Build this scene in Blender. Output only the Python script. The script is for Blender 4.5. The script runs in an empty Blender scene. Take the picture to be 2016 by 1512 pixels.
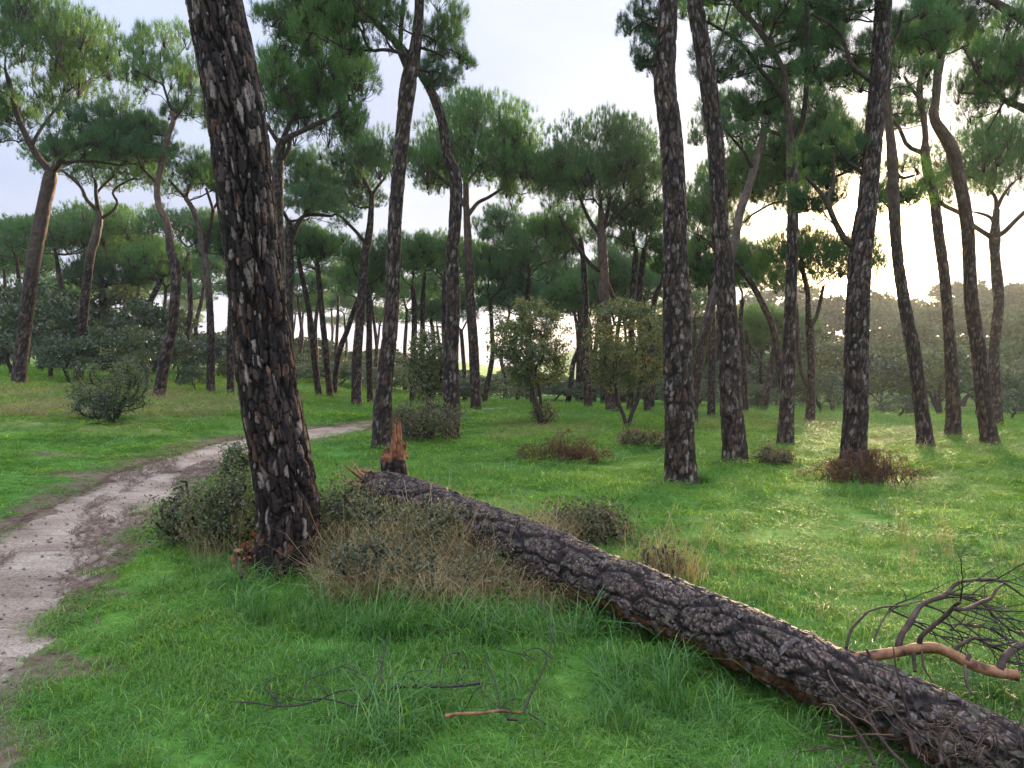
import bpy, math
import numpy as np

S = bpy.context.scene
COL = S.collection
RS = np.random.default_rng(11)

# ------------------------------------------------------------------ camera
CAM_H = 1.55
FPX = 1470.0                      # focal length in photograph pixels (2016 wide)
PITCH = math.atan(29.0 / FPX)     # the horizon stands a little above the middle
cam_d = bpy.data.cameras.new("camera")
cam_d.sensor_width = 36.0
cam_d.lens = 36.0 * FPX / 2016.0
cam_d.clip_start = 0.05
cam_d.clip_end = 3000.0
cam = bpy.data.objects.new("camera", cam_d)
COL.objects.link(cam)
cam.location = (0, 0, CAM_H)
cam.rotation_euler = (math.pi / 2 - PITCH, 0, 0)
S.camera = cam

# ------------------------------------------------------------------ sky and sun
SUN_AZ = math.radians(25.0)       # to the right of straight ahead
SUN_EL = math.radians(7.0)
sun_dir = np.array([math.sin(SUN_AZ) * math.cos(SUN_EL), math.cos(SUN_AZ) * math.cos(SUN_EL), math.sin(SUN_EL)])
SKY_STRENGTH = 0.1
CLOUD_GAIN = 1.83
SUN_STRENGTH = 3.8
EXPOSURE = 2.25
HAZE = 0.0006


def N(nt, kind, **kw):
    n = nt.nodes.new(kind)
    for k, v in kw.items():
        if k in n.inputs.keys():
            n.inputs[k].default_value = v
        else:
            setattr(n, k, v)
    return n


def L(nt, a, b):
    nt.links.new(a, b)


def ramp(nt, fac, stops, interp='LINEAR'):
    r = nt.nodes.new('ShaderNodeValToRGB')
    r.color_ramp.interpolation = interp
    e = r.color_ramp.elements
    while len(e) < len(stops):
        e.new(0.5)
    for el, (p, c) in zip(e, stops):
        el.position = p
        el.color = (c[0], c[1], c[2], 1.0) if not np.isscalar(c) else (c, c, c, 1.0)
    if fac is not None:
        nt.links.new(fac, r.inputs['Fac'])
    return r.outputs['Color']


def mixc(nt, fac, a, b, blend='MIX'):
    m = nt.nodes.new('ShaderNodeMix')
    m.data_type = 'RGBA'
    m.blend_type = blend
    for sock, v in ((m.inputs['Factor'], fac), (m.inputs['A'], a), (m.inputs['B'], b)):
        pass
    ins = {'f': [i for i in m.inputs if i.name == 'Factor' and i.type == 'VALUE'][0],
           'a': [i for i in m.inputs if i.name == 'A' and i.type == 'RGBA'][0],
           'b': [i for i in m.inputs if i.name == 'B' and i.type == 'RGBA'][0]}
    for key, v in (('f', fac), ('a', a), ('b', b)):
        if hasattr(v, 'is_linked'):
            nt.links.new(v, ins[key])
        elif key == 'f':
            ins[key].default_value = v
        else:
            ins[key].default_value = (v[0], v[1], v[2], 1.0)
    return [o for o in m.outputs if o.type == 'RGBA'][0]


def math_n(nt, op, a, b=0.0, c=None, clamp=False):
    m = nt.nodes.new('ShaderNodeMath')
    m.operation = op
    m.use_clamp = clamp
    for i, v in enumerate((a, b, c)):
        if v is None:
            continue
        if hasattr(v, 'is_linked'):
            nt.links.new(v, m.inputs[i])
        else:
            m.inputs[i].default_value = v
    return m.outputs[0]


def noise_n(nt, vec, scale, detail=3.0, rough=0.55, dist=0.0):
    n = nt.nodes.new('ShaderNodeTexNoise')
    n.inputs['Scale'].default_value = scale
    n.inputs['Detail'].default_value = detail
    n.inputs['Roughness'].default_value = rough
    n.inputs['Distortion'].default_value = dist
    if vec is not None:
        nt.links.new(vec, n.inputs['Vector'])
    return n.outputs['Fac']


w = bpy.data.worlds.new("World")
S.world = w
w.use_nodes = True
nt = w.node_tree
nt.nodes.clear()
sky = N(nt, 'ShaderNodeTexSky', sky_type='NISHITA', sun_disc=False)
sky.sun_elevation = SUN_EL
sky.sun_rotation = SUN_AZ
sky.air_density = 1.0
sky.dust_density = 1.5
sky.ozone_density = 1.5
tc = N(nt, 'ShaderNodeTexCoord')
dirv = tc.outputs['Generated']
sep = N(nt, 'ShaderNodeSeparateXYZ')
L(nt, dirv, sep.inputs[0])
# cloud deck: project the direction on a plane overhead, so that the clouds flatten towards the horizon
zc = math_n(nt, 'ADD', math_n(nt, 'MAXIMUM', sep.outputs['Z'], 0.0), 0.22)
cmb = N(nt, 'ShaderNodeCombineXYZ')
L(nt, math_n(nt, 'DIVIDE', sep.outputs['X'], zc), cmb.inputs[0])
L(nt, math_n(nt, 'DIVIDE', sep.outputs['Y'], zc), cmb.inputs[1])
cn = noise_n(nt, cmb.outputs[0], 1.1, 5.0, 0.5, 0.4)
cn2 = noise_n(nt, cmb.outputs[0], 0.75, 5.0, 0.55, 0.35)
cover = ramp(nt, cn, [(0.30, 0.80), (0.62, 1.0)])
tone = ramp(nt, cn2, [(0.3, (0.57, 0.68, 0.98)), (0.5, (0.65, 0.745, 1.03)), (0.7, (0.79, 0.86, 1.10))])
# the deck is thin in front of the sun: forward scattered light round it
dt = N(nt, 'ShaderNodeVectorMath', operation='DOT_PRODUCT')
L(nt, dirv, dt.inputs[0])
dt.inputs[1].default_value = tuple(sun_dir)
dp = math_n(nt, 'MAXIMUM', dt.outputs['Value'], 0.0)
g1 = math_n(nt, 'POWER', dp, 300.0)
g2 = math_n(nt, 'POWER', dp, 110.0)
g3 = math_n(nt, 'POWER', dp, 5.0)
# an overcast deck is brightest overhead and dims evenly towards the horizon
z2 = math_n(nt, 'POWER', math_n(nt, 'MAXIMUM', sep.outputs['Z'], 0.0), 3.0)
ov = mixc(nt, 1.0, (CLOUD_GAIN,) * 3, mixc(nt, z2, (0, 0, 0), tuple(CLOUD_GAIN * 3.7 * k for k in (1.08, 1.0, 0.84))), 'ADD')
cl = mixc(nt, 1.0, tone, ov, 'MULTIPLY')
glow = mixc(nt, g3, (0, 0, 0), (0.05, 0.04, 0.02))
glow = mixc(nt, 1.0, glow, mixc(nt, g2, (0, 0, 0), (4.5, 3.3, 1.8)), 'ADD')
glow = mixc(nt, 1.0, glow, mixc(nt, g1, (0, 0, 0), (42.0, 28.0, 13.0)), 'ADD')
cl = mixc(nt, 1.0, cl, glow, 'ADD')
skyc = mixc(nt, cover, sky.outputs['Color'], cl)
bg = N(nt, 'ShaderNodeBackground', Strength=SKY_STRENGTH)
L(nt, skyc, bg.inputs['Color'])
wo = N(nt, 'ShaderNodeOutputWorld')
L(nt, bg.outputs[0], wo.inputs['Surface'])

sun_d = bpy.data.lights.new("sun", 'SUN')
sun_d.energy = SUN_STRENGTH
sun_d.angle = math.radians(10.0)
sun_d.color = (1.0, 0.72, 0.42)
sun = bpy.data.objects.new("sun", sun_d)
COL.objects.link(sun)
sun.rotation_euler = (math.pi / 2 - SUN_EL, 0, math.pi - SUN_AZ)
sun.location = (60, 120, 30)

S.view_settings.view_transform = 'Standard'
S.view_settings.look = 'None'
S.view_settings.exposure = EXPOSURE
S.view_settings.gamma = 1.0
S.view_settings.use_curve_mapping = False
S.render.engine = 'CYCLES'
S.cycles.use_denoising = True
S.cycles.max_bounces = 8
S.cycles.diffuse_bounces = 5
S.cycles.glossy_bounces = 2
S.cycles.transmission_bounces = 4
S.cycles.volume_bounces = 0
S.cycles.sample_clamp_indirect = 4.0

# ------------------------------------------------------------------ helpers: camera rays, noise, terrain


def ray(x, y):
    cp, sp = math.cos(PITCH), math.sin(PITCH)
    u, v = (x - 1008.0) / FPX, (756.0 - y) / FPX
    return np.array([u, cp + v * sp, -sp + v * cp])


def at(x, y, Y):
    """the point seen at photograph pixel x, y that stands Y metres ahead"""
    d = ray(x, y)
    return np.array([0, 0, CAM_H]) + d * (Y / d[1])


def _hash2(i, j, seed):
    h = np.sin(i * 127.1 + j * 311.7 + seed * 74.7) * 43758.5453
    return h - np.floor(h)


def vnoise(x, y, seed=0):
    x = np.asarray(x, float); y = np.asarray(y, float)
    i, j = np.floor(x), np.floor(y)
    fx, fy = x - i, y - j
    fx = fx * fx * (3 - 2 * fx); fy = fy * fy * (3 - 2 * fy)
    a, b = _hash2(i, j, seed), _hash2(i + 1, j, seed)
    c, d = _hash2(i, j + 1, seed), _hash2(i + 1, j + 1, seed)
    return (a + (b - a) * fx) * (1 - fy) + (c + (d - c) * fx) * fy


def fbm(x, y, seed=0, oct=3):
    s, a, t = 0.0, 1.0, 0.0
    for k in range(oct):
        s = s + a * vnoise(x * 2 ** k, y * 2 ** k, seed + k * 13)
        t += a
        a *= 0.5
    return s / t


def sstep(a, b, x):
    t = np.clip((np.asarray(x, float) - a) / (b - a), 0, 1)
    return t * t * (3 - 2 * t)


def splus(x):
    return np.log1p(np.exp(np.clip(x, -40, 40))) + np.maximum(np.asarray(x, float) - 40, 0)


# left and right edge of the dirt path, as (distance ahead, x)
PL = np.array([(-3, -2.4), (0, -2.8), (2, -3.3), (4, -3.95), (6.74, -4.62), (8.83, -5.15), (10.7, -5.5), (12.8, -5.75), (14.9, -5.75), (18.5, -5.1), (21, -4.5), (25, -3.4), (30, -1.6), (34, 0.5)])
PR = np.array([(-3, -0.6), (0, -1.2), (2, -1.85), (3.44, -2.33), (4.92, -2.87), (6.45, -3.33), (8.05, -3.82), (10.2, -4.2), (12.8, -4.5), (15.4, -4.3), (18.5, -3.85), (21, -3.6), (25, -2.6), (30, -0.7), (34, 1.5)])


def path_lr(Y):
    return np.interp(Y, PL[:, 0], PL[:, 1]), np.interp(Y, PR[:, 0], PR[:, 1])


def path_s(X, Y):
    """metres outside the path (negative inside)"""
    l, r = path_lr(Y)
    s = np.maximum(l - X, X - r)
    return np.where(np.asarray(Y) > 33, 5.0, s)


def terrain0(X, Y):
    X = np.asarray(X, float); Y = np.asarray(Y, float)
    Lf = splus((-5 - X) / 0.8) * 0.8
    Lf = 15 * (1 - np.exp(-Lf / 15))
    z = 0.125 * Lf
    R = splus(X - 2)
    R = 40 * (1 - np.exp(-R / 40))
    z = z - 0.042 * R
    dist = np.hypot(X, Y)
    fall = splus((Y - 31) / 2.0) * 2.0
    fall = 60 * (1 - np.exp(-fall / 60))
    z = z - 0.038 * fall * sstep(-16, -3, X)
    # the wooded rise beyond the hollow on the right, and flat land elsewhere
    z = z + 9.0 * sstep(55, 200, dist) * sstep(8, 60, X) + 3.0 * sstep(70, 220, dist)
    z = z + 14.0 * sstep(200, 600, dist) * sstep(0, 80, X)
    return z


def terrain(X, Y):
    X = np.asarray(X, float); Y = np.asarray(Y, float)
    s = path_s(X, Y)
    k = sstep(-0.1, 0.7, s)
    z = terrain0(X, Y)
    z = z + k * (0.10 * (fbm(X * 0.7 + 9, Y * 0.7, 3) - 0.5) + 0.045 * (fbm(X * 2.6, Y * 2.6, 5, 2) - 0.5))
    return z


def ground_hit(x, y):
    d = ray(x, y)
    t = np.linspace(1.5, 75, 6000)
    p = np.array([0, 0, CAM_H])[None] + t[:, None] * d[None]
    below = p[:, 2] < terrain0(p[:, 0], p[:, 1])
    if not below.any():
        return None
    return p[np.argmax(below)]


# ------------------------------------------------------------------ helpers: mesh building


class Geo:
    total = 0

    def __init__(self):
        self.v, self.t, self.q, self.c, self.mt, self.mq, self.n = [], [], [], [], [], [], 0

    def add(self, v, t=None, q=None, col=None, mat=0):
        v = np.asarray(v, np.float32).reshape(-1, 3)
        if t is not None and len(t):
            t = np.asarray(t, np.int64).reshape(-1, 3) + self.n
            self.t.append(t); self.mt.append(np.full(len(t), mat, np.int32))
        if q is not None and len(q):
            q = np.asarray(q, np.int64).reshape(-1, 4) + self.n
            self.q.append(q); self.mq.append(np.full(len(q), mat, np.int32))
        if col is not None:
            col = np.asarray(col, np.float32)
            if col.ndim == 1:
                col = np.tile(col[None], (len(v), 1))
            self.c.append(col)
        self.v.append(v)
        self.n += len(v)

    def mesh(self, name, mats, smooth=True):
        me = bpy.data.meshes.new(name)
        v = np.concatenate(self.v) if self.v else np.zeros((0, 3), np.float32)
        t = np.concatenate(self.t) if self.t else np.zeros((0, 3), np.int64)
        q = np.concatenate(self.q) if self.q else np.zeros((0, 4), np.int64)
        me.vertices.add(len(v)); me.vertices.foreach_set('co', v.ravel())
        nl = t.size + q.size
        me.loops.add(nl)
        me.loops.foreach_set('vertex_index', np.concatenate([t.ravel(), q.ravel()]).astype(np.int32))
        me.polygons.add(len(t) + len(q))
        Geo.total += len(t) + 2 * len(q)
        st = np.concatenate([np.arange(len(t)) * 3, t.size + np.arange(len(q)) * 4]).astype(np.int32)
        me.polygons.foreach_set('loop_start', st)
        mi = np.concatenate([np.concatenate(self.mt) if self.mt else np.zeros(0, np.int32), np.concatenate(self.mq) if self.mq else np.zeros(0, np.int32)]).astype(np.int32)
        me.polygons.foreach_set('material_index', mi)
        me.polygons.foreach_set('use_smooth', np.full(len(t) + len(q), smooth, bool))
        if self.c:
            c = np.concatenate(self.c)
            if len(c) == len(v):
                a = me.color_attributes.new('tint', 'FLOAT_COLOR', 'POINT')
                c4 = np.ones((len(v), 4), np.float32); c4[:, :3] = c[:, :3]
                a.data.foreach_set('color', c4.ravel())
        for m in (mats if isinstance(mats, (list, tuple)) else [mats]):
            me.materials.append(m)
        me.update(calc_edges=True)
        return me


def link(name, me, parent=None, loc=None, rot=None, scl=None):
    o = bpy.data.objects.new(name, me)
    COL.objects.link(o)
    if parent is not None:
        o.parent = parent
    if loc is not None:
        o.location = [float(a) for a in loc]
    if rot is not None:
        o.rotation_euler = [float(a) for a in rot]
    if scl is not None:
        o.scale = [float(a) for a in scl]
    return o


def tag(o, label, cat, group=None, kind=None):
    if label:
        o['label'] = label
    if cat:
        o['category'] = cat
    if group:
        o['group'] = group
    if kind:
        o['kind'] = kind
    return o


def thing(name, label, cat, loc, group=None):
    o = bpy.data.objects.new(name, None)
    o.empty_display_size = 0.2
    COL.objects.link(o)
    o.location = [float(a) for a in loc]
    return tag(o, label, cat, group)


def catmull(P, n, low=None):
    """n samples along a smooth curve through the rows of P (any number of columns), by arc length of the first three"""
    P = np.asarray(P, float)
    if len(P) == 2:
        return P[0] + (P[1] - P[0]) * np.linspace(0, 1, n)[:, None]
    Q = np.vstack([2 * P[0] - P[1], P, 2 * P[-1] - P[-2]])
    out = []
    for i in range(1, len(Q) - 2):
        t = np.linspace(0, 1, 24, endpoint=False)[:, None]
        p0, p1, p2, p3 = Q[i - 1], Q[i], Q[i + 1], Q[i + 2]
        out.append(0.5 * (2 * p1 + (p2 - p0) * t + (2 * p0 - 5 * p1 + 4 * p2 - p3) * t ** 2 + (3 * p1 - p0 - 3 * p2 + p3) * t ** 3))
    out = np.vstack(out + [P[-1:]])
    s = np.concatenate([[0], np.cumsum(np.linalg.norm(np.diff(out[:, :3], axis=0), axis=1))])
    si = np.linspace(0, s[-1], n) if low is None else np.concatenate([np.linspace(0, low, n - 60), np.linspace(low, s[-1], 61)[1:]])
    return np.stack([np.interp(si, s, out[:, k]) for k in range(out.shape[1])], 1)


def frames(P):
    T = np.gradient(P, axis=0)
    T /= np.linalg.norm(T, axis=1, keepdims=True) + 1e-9
    a = np.array([0, 1.0, 0]) if abs(T[0, 1]) < 0.8 else np.array([1.0, 0, 0])
    U = np.zeros_like(P)
    u = a - T[0] * a.dot(T[0])
    for i in range(len(P)):
        u = u - T[i] * u.dot(T[i])
        u /= np.linalg.norm(u) + 1e-9
        U[i] = u
    return T, U, np.cross(T, U)


def tube(g, P, R, sides=5, col=None, cap=False, mat=0):
    P = np.asarray(P, float)
    R = np.broadcast_to(np.asarray(R, float), (len(P),))
    T, U, V = frames(P)
    th = np.arange(sides) * 2 * np.pi / sides
    ring = P[:, None] + R[:, None, None] * (np.cos(th)[None, :, None] * U[:, None] + np.sin(th)[None, :, None] * V[:, None])
    n = len(P)
    i = np.arange(n - 1)[:, None] * sides
    j = np.arange(sides)[None]
    k = (j + 1) % sides
    q = np.stack([i + j, i + k, i + sides + k, i + sides + j], -1).reshape(-1, 4)
    v = ring.reshape(-1, 3)
    t = None
    if cap:
        v = np.vstack([v, P[-1:], P[:1]])
        a = (n - 1) * sides + np.arange(sides)
        b = (n - 1) * sides + (np.arange(sides) + 1) % sides
        t = np.vstack([np.stack([a, b, np.full(sides, n * sides)], 1), np.stack([b - (n - 1) * sides, a - (n - 1) * sides, np.full(sides, n * sides + 1)], 1)])
    g.add(v, t, q, col, mat)

# ------------------------------------------------------------------ materials


def new_mat(name):
    m = bpy.data.materials.new(name)
    m.use_nodes = True
    m.node_tree.nodes.clear()
    return m, m.node_tree


def out(nt, sh, disp=None):
    o = N(nt, 'ShaderNodeOutputMaterial')
    L(nt, sh, o.inputs['Surface'])


def principled(nt, col, rough=0.8, spec=0.3, bump=None, bump_d=0.01, bump_s=0.6):
    p = N(nt, 'ShaderNodeBsdfPrincipled')
    if hasattr(col, 'is_linked'):
        L(nt, col, p.inputs['Base Color'])
    else:
        p.inputs['Base Color'].default_value = (*col, 1)
    if hasattr(rough, 'is_linked'):
        L(nt, rough, p.inputs['Roughness'])
    else:
        p.inputs['Roughness'].default_value = rough
    p.inputs['Specular IOR Level'].default_value = spec
    if bump is not None:
        b = N(nt, 'ShaderNodeBump')
        b.inputs['Strength'].default_value = bump_s
        b.inputs['Distance'].default_value = bump_d
        L(nt, bump, b.inputs['Height'])
        L(nt, b.outputs[0], p.inputs['Normal'])
    return p.outputs[0]


def bark_mat(name, rough=0.7, spec=0.35, grain=60.0, gain=1.0):
    m, nt = new_mat(name)
    a = N(nt, 'ShaderNodeAttribute', attribute_name='tint')
    g = N(nt, 'ShaderNodeNewGeometry')
    n1 = noise_n(nt, g.outputs['Position'], grain, 4.0, 0.6)
    n2 = noise_n(nt, g.outputs['Position'], 3.0, 3.0, 0.6)
    f = ramp(nt, n1, [(0.25, 0.45 * gain), (0.75, 1.45 * gain)])
    f2 = ramp(nt, n2, [(0.3, (0.72, 0.68, 0.68)), (0.7, (1.2, 1.15, 1.1))])
    c = mixc(nt, 1.0, a.outputs['Color'], f, 'MULTIPLY')
    c = mixc(nt, 1.0, c, f2, 'MULTIPLY')
    r = ramp(nt, n2, [(0.3, rough - 0.12), (0.7, rough + 0.12)])
    out(nt, principled(nt, c, r, spec, n1, 0.004, 0.7))
    return m


def plain_mat(name, stops, scale=8.0, rough=0.75, spec=0.3, bump=0.003, obj_var=0.0):
    m, nt = new_mat(name)
    g = N(nt, 'ShaderNodeNewGeometry')
    n1 = noise_n(nt, g.outputs['Position'], scale, 4.0, 0.6)
    c = ramp(nt, n1, stops)
    if obj_var:
        oi = N(nt, 'ShaderNodeObjectInfo')
        c = mixc(nt, 1.0, c, ramp(nt, oi.outputs['Random'], [(0, 1 - obj_var), (1, 1 + obj_var)]), 'MULTIPLY')
    n2 = noise_n(nt, g.outputs['Position'], scale * 6, 3.0, 0.6)
    out(nt, principled(nt, c, rough, spec, n2, bump, 0.7))
    return m


def leaf_mat(name, dark, mid, light, scale=1.2, trans=0.35, tcol=None, gloss=0.0, use_tint=False, obj_var=0.15, rough=0.45):
    m, nt = new_mat(name)
    g = N(nt, 'ShaderNodeNewGeometry')
    n1 = noise_n(nt, g.outputs['Position'], scale, 3.0, 0.6)
    rnd = g.outputs['Random Per Island']
    s = math_n(nt, 'ADD', math_n(nt, 'MULTIPLY', n1, 0.65), math_n(nt, 'MULTIPLY', rnd, 0.35))
    c = ramp(nt, s, [(0.28, dark), (0.5, mid), (0.74, light)])
    if use_tint:
        a = N(nt, 'ShaderNodeAttribute', attribute_name='tint')
        c = mixc(nt, 1.0, c, a.outputs['Color'], 'MULTIPLY')
    if obj_var:
        oi = N(nt, 'ShaderNodeObjectInfo')
        c = mixc(nt, 1.0, c, ramp(nt, oi.outputs['Random'], [(0, (1 - obj_var, 1 - obj_var, 1 - obj_var * .6)), (1, (1 + obj_var, 1 + obj_var * .8, 1 + obj_var * .4))]), 'MULTIPLY')
    d = N(nt, 'ShaderNodeBsdfDiffuse')
    L(nt, c, d.inputs['Color'])
    t = N(nt, 'ShaderNodeBsdfTranslucent')
    tc_ = mixc(nt, 1.0, c, tcol or (1.25, 1.2, 0.6), 'MULTIPLY')
    L(nt, tc_, t.inputs['Color'])
    mx = N(nt, 'ShaderNodeMixShader')
    mx.inputs[0].default_value = trans
    L(nt, d.outputs[0], mx.inputs[1]); L(nt, t.outputs[0], mx.inputs[2])
    sh = mx.outputs[0]
    if gloss:
        gl = N(nt, 'ShaderNodeBsdfGlossy')
        gl.inputs['Roughness'].default_value = rough
        gl.inputs['Color'].default_value = (0.9, 0.95, 1.0, 1)
        m2 = N(nt, 'ShaderNodeMixShader')
        m2.inputs[0].default_value = gloss
        L(nt, sh, m2.inputs[1]); L(nt, gl.outputs[0], m2.inputs[2])
        sh = m2.outputs[0]
    out(nt, sh)
    return m


M = {}
M['bark'] = bark_mat('wet pine bark', 0.72, 0.28)
M['bark_far'] = bark_mat('pine bark far', 0.8, 0.25, 30.0)
M['limb'] = plain_mat('limb bark', [(0.3, (0.028, 0.019, 0.017)), (0.5, (0.060, 0.040, 0.034)), (0.72, (0.115, 0.075, 0.062))], 9.0, 0.8, 0.25, 0.004, 0.25)
M['needle'] = leaf_mat('pine needles', (0.054, 0.120, 0.042), (0.090, 0.192, 0.058), (0.150, 0.275, 0.075), 0.9, 0.46, (1.2, 1.25, 0.7), 0.025, False, 0.2, 0.5)
M['needle_blue'] = leaf_mat('pine needles blue green', (0.046, 0.110, 0.048), (0.078, 0.175, 0.070), (0.122, 0.238, 0.088), 0.9, 0.45, (1.2, 1.2, 0.75), 0.025, False, 0.2, 0.5)
M['needle_dead'] = leaf_mat('dead pine needles', (0.09, 0.050, 0.03), (0.17, 0.095, 0.055), (0.26, 0.16, 0.095), 3.0, 0.25, (1.2, 1.0, 0.7), 0.0, False, 0.1)
M['oak'] = leaf_mat('oak leaves', (0.040, 0.068, 0.034), (0.068, 0.112, 0.050), (0.12, 0.160, 0.065), 2.0, 0.3, (1.4, 1.2, 0.5), 0.07, False, 0.15, 0.35)
M['oak_young'] = leaf_mat('young oak leaves', (0.062, 0.104, 0.040), (0.110, 0.165, 0.058), (0.26, 0.245, 0.095), 2.2, 0.42, (1.4, 1.2, 0.5), 0.06, False, 0.1, 0.35)
M['scrub'] = leaf_mat('scrub leaves', (0.050, 0.074, 0.032), (0.095, 0.130, 0.052), (0.25, 0.225, 0.105), 5.0, 0.32, (1.3, 1.2, 0.6), 0.05, False, 0.1, 0.4)
M['scrub_red'] = leaf_mat('reddish scrub leaves', (0.062, 0.076, 0.036), (0.120, 0.130, 0.056), (0.24, 0.20, 0.10), 5.0, 0.35, (1.4, 1.0, 0.6), 0.05, False, 0.1, 0.4)
M['far_leaf'] = leaf_mat('far wood leaves', (0.040, 0.075, 0.040), (0.062, 0.118, 0.054), (0.100, 0.165, 0.070), 0.5, 0.12, (0.95, 1.2, 0.6), 0.0, False, 0.42)
M['orange_leaf'] = leaf_mat('fallen orange leaves', (0.22, 0.07, 0.03), (0.38, 0.13, 0.05), (0.50, 0.24, 0.12), 20.0, 0.25, (1.2, 0.9, 0.6), 0.05, False, 0.1)
M['grass'] = leaf_mat('lawn grass', (0.100, 0.265, 0.054), (0.172, 0.375, 0.072), (0.300, 0.455, 0.090), 0.55, 0.58, (1.3, 1.15, 0.45), 0.025, True, 0.0, 0.3)
M['grass_long'] = leaf_mat('long grass', (0.072, 0.205, 0.040), (0.118, 0.290, 0.056), (0.20, 0.36, 0.075), 1.1, 0.45, (1.3, 1.15, 0.5), 0.025, True, 0.0, 0.3)
M['straw'] = leaf_mat('dry grass', (0.30, 0.24, 0.13), (0.48, 0.40, 0.23), (0.58, 0.51, 0.33), 1.5, 0.35, (1.1, 1.0, 0.8), 0.0, True, 0.0)
M['twig'] = plain_mat('dead twig', [(0.3, (0.035, 0.022, 0.018)), (0.5, (0.075, 0.045, 0.035)), (0.7, (0.14, 0.10, 0.085))], 14.0, 0.75, 0.3, 0.002)
M['twig_dark'] = plain_mat('wet dark twig', [(0.3, (0.022, 0.016, 0.014)), (0.7, (0.070, 0.050, 0.044))], 18.0, 0.6, 0.4, 0.002)
M['peeled'] = plain_mat('peeled orange wood', [(0.34, (0.05, 0.033, 0.028)), (0.44, (0.19, 0.085, 0.042)), (0.56, (0.33, 0.155, 0.072)), (0.72, (0.42, 0.24, 0.13))], 16.0, 0.6, 0.35, 0.004)
M['stem'] = plain_mat('shrub stem', [(0.3, (0.030, 0.026, 0.022)), (0.7, (0.085, 0.072, 0.060))], 14.0, 0.8, 0.25, 0.002)

# ------------------------------------------------------------------ pine bark as relief on the trunk

PAL_MAIN = [(0.34, (0.017, 0.011, 0.010)), (0.64, (0.036, 0.023, 0.020)), (0.80, (0.068, 0.046, 0.040)), (0.88, (0.105, 0.052, 0.034)), (0.96, (0.17, 0.128, 0.112)), (1.0, (0.29, 0.24, 0.225))]
PAL_PALE = [(0.20, (0.030, 0.019, 0.016)), (0.52, (0.070, 0.046, 0.038)), (0.70, (0.112, 0.066, 0.048)), (0.91, (0.150, 0.114, 0.102)), (1.0, (0.27, 0.225, 0.21))]
PAL_LOG = [(0.25, (0.032, 0.021, 0.018)), (0.52, (0.070, 0.049, 0.043)), (0.70, (0.125, 0.093, 0.085)), (0.80, (0.105, 0.064, 0.048)), (0.89, (0.088, 0.098, 0.055)), (1.0, (0.22, 0.180, 0.170))]
PAL_FAR = [(0.25, (0.034, 0.022, 0.019)), (0.60, (0.072, 0.047, 0.039)), (0.80, (0.118, 0.072, 0.053)), (1.0, (0.175, 0.134, 0.12))]


def pal(ids, palette):
    c = np.zeros((len(ids), 3))
    done = np.zeros(len(ids), bool)
    for p, col in palette:
        k = (~done) & (ids <= p)
        c[k] = col
        done |= k
    return c


def voro(u, v, nu, seed, jit=0.85):
    iu, iv = np.floor(u), np.floor(v)
    F1 = np.full(u.shape, 9.0); F2 = np.full(u.shape, 9.0)
    ID = np.zeros(u.shape)
    for dj in (-1, 0, 1):
        for di in (-1, 0, 1):
            ci, cj = iu + di, iv + dj
            cw = np.mod(ci, nu)
            px = ci + 0.5 + jit * (_hash2(cw, cj, seed) - 0.5) + 0.5 * (np.mod(cj, 2) - 0.5)
            py = cj + 0.5 + jit * (_hash2(cw, cj, seed + 5) - 0.5)
            d = np.hypot(u - px, v - py)
            k = d < F1
            F2 = np.where(k, F1, np.minimum(F2, d))
            ID = np.where(k, _hash2(cw, cj, seed + 9), ID)
            F1 = np.where(k, d, F1)
    return F1, F2, ID


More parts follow.
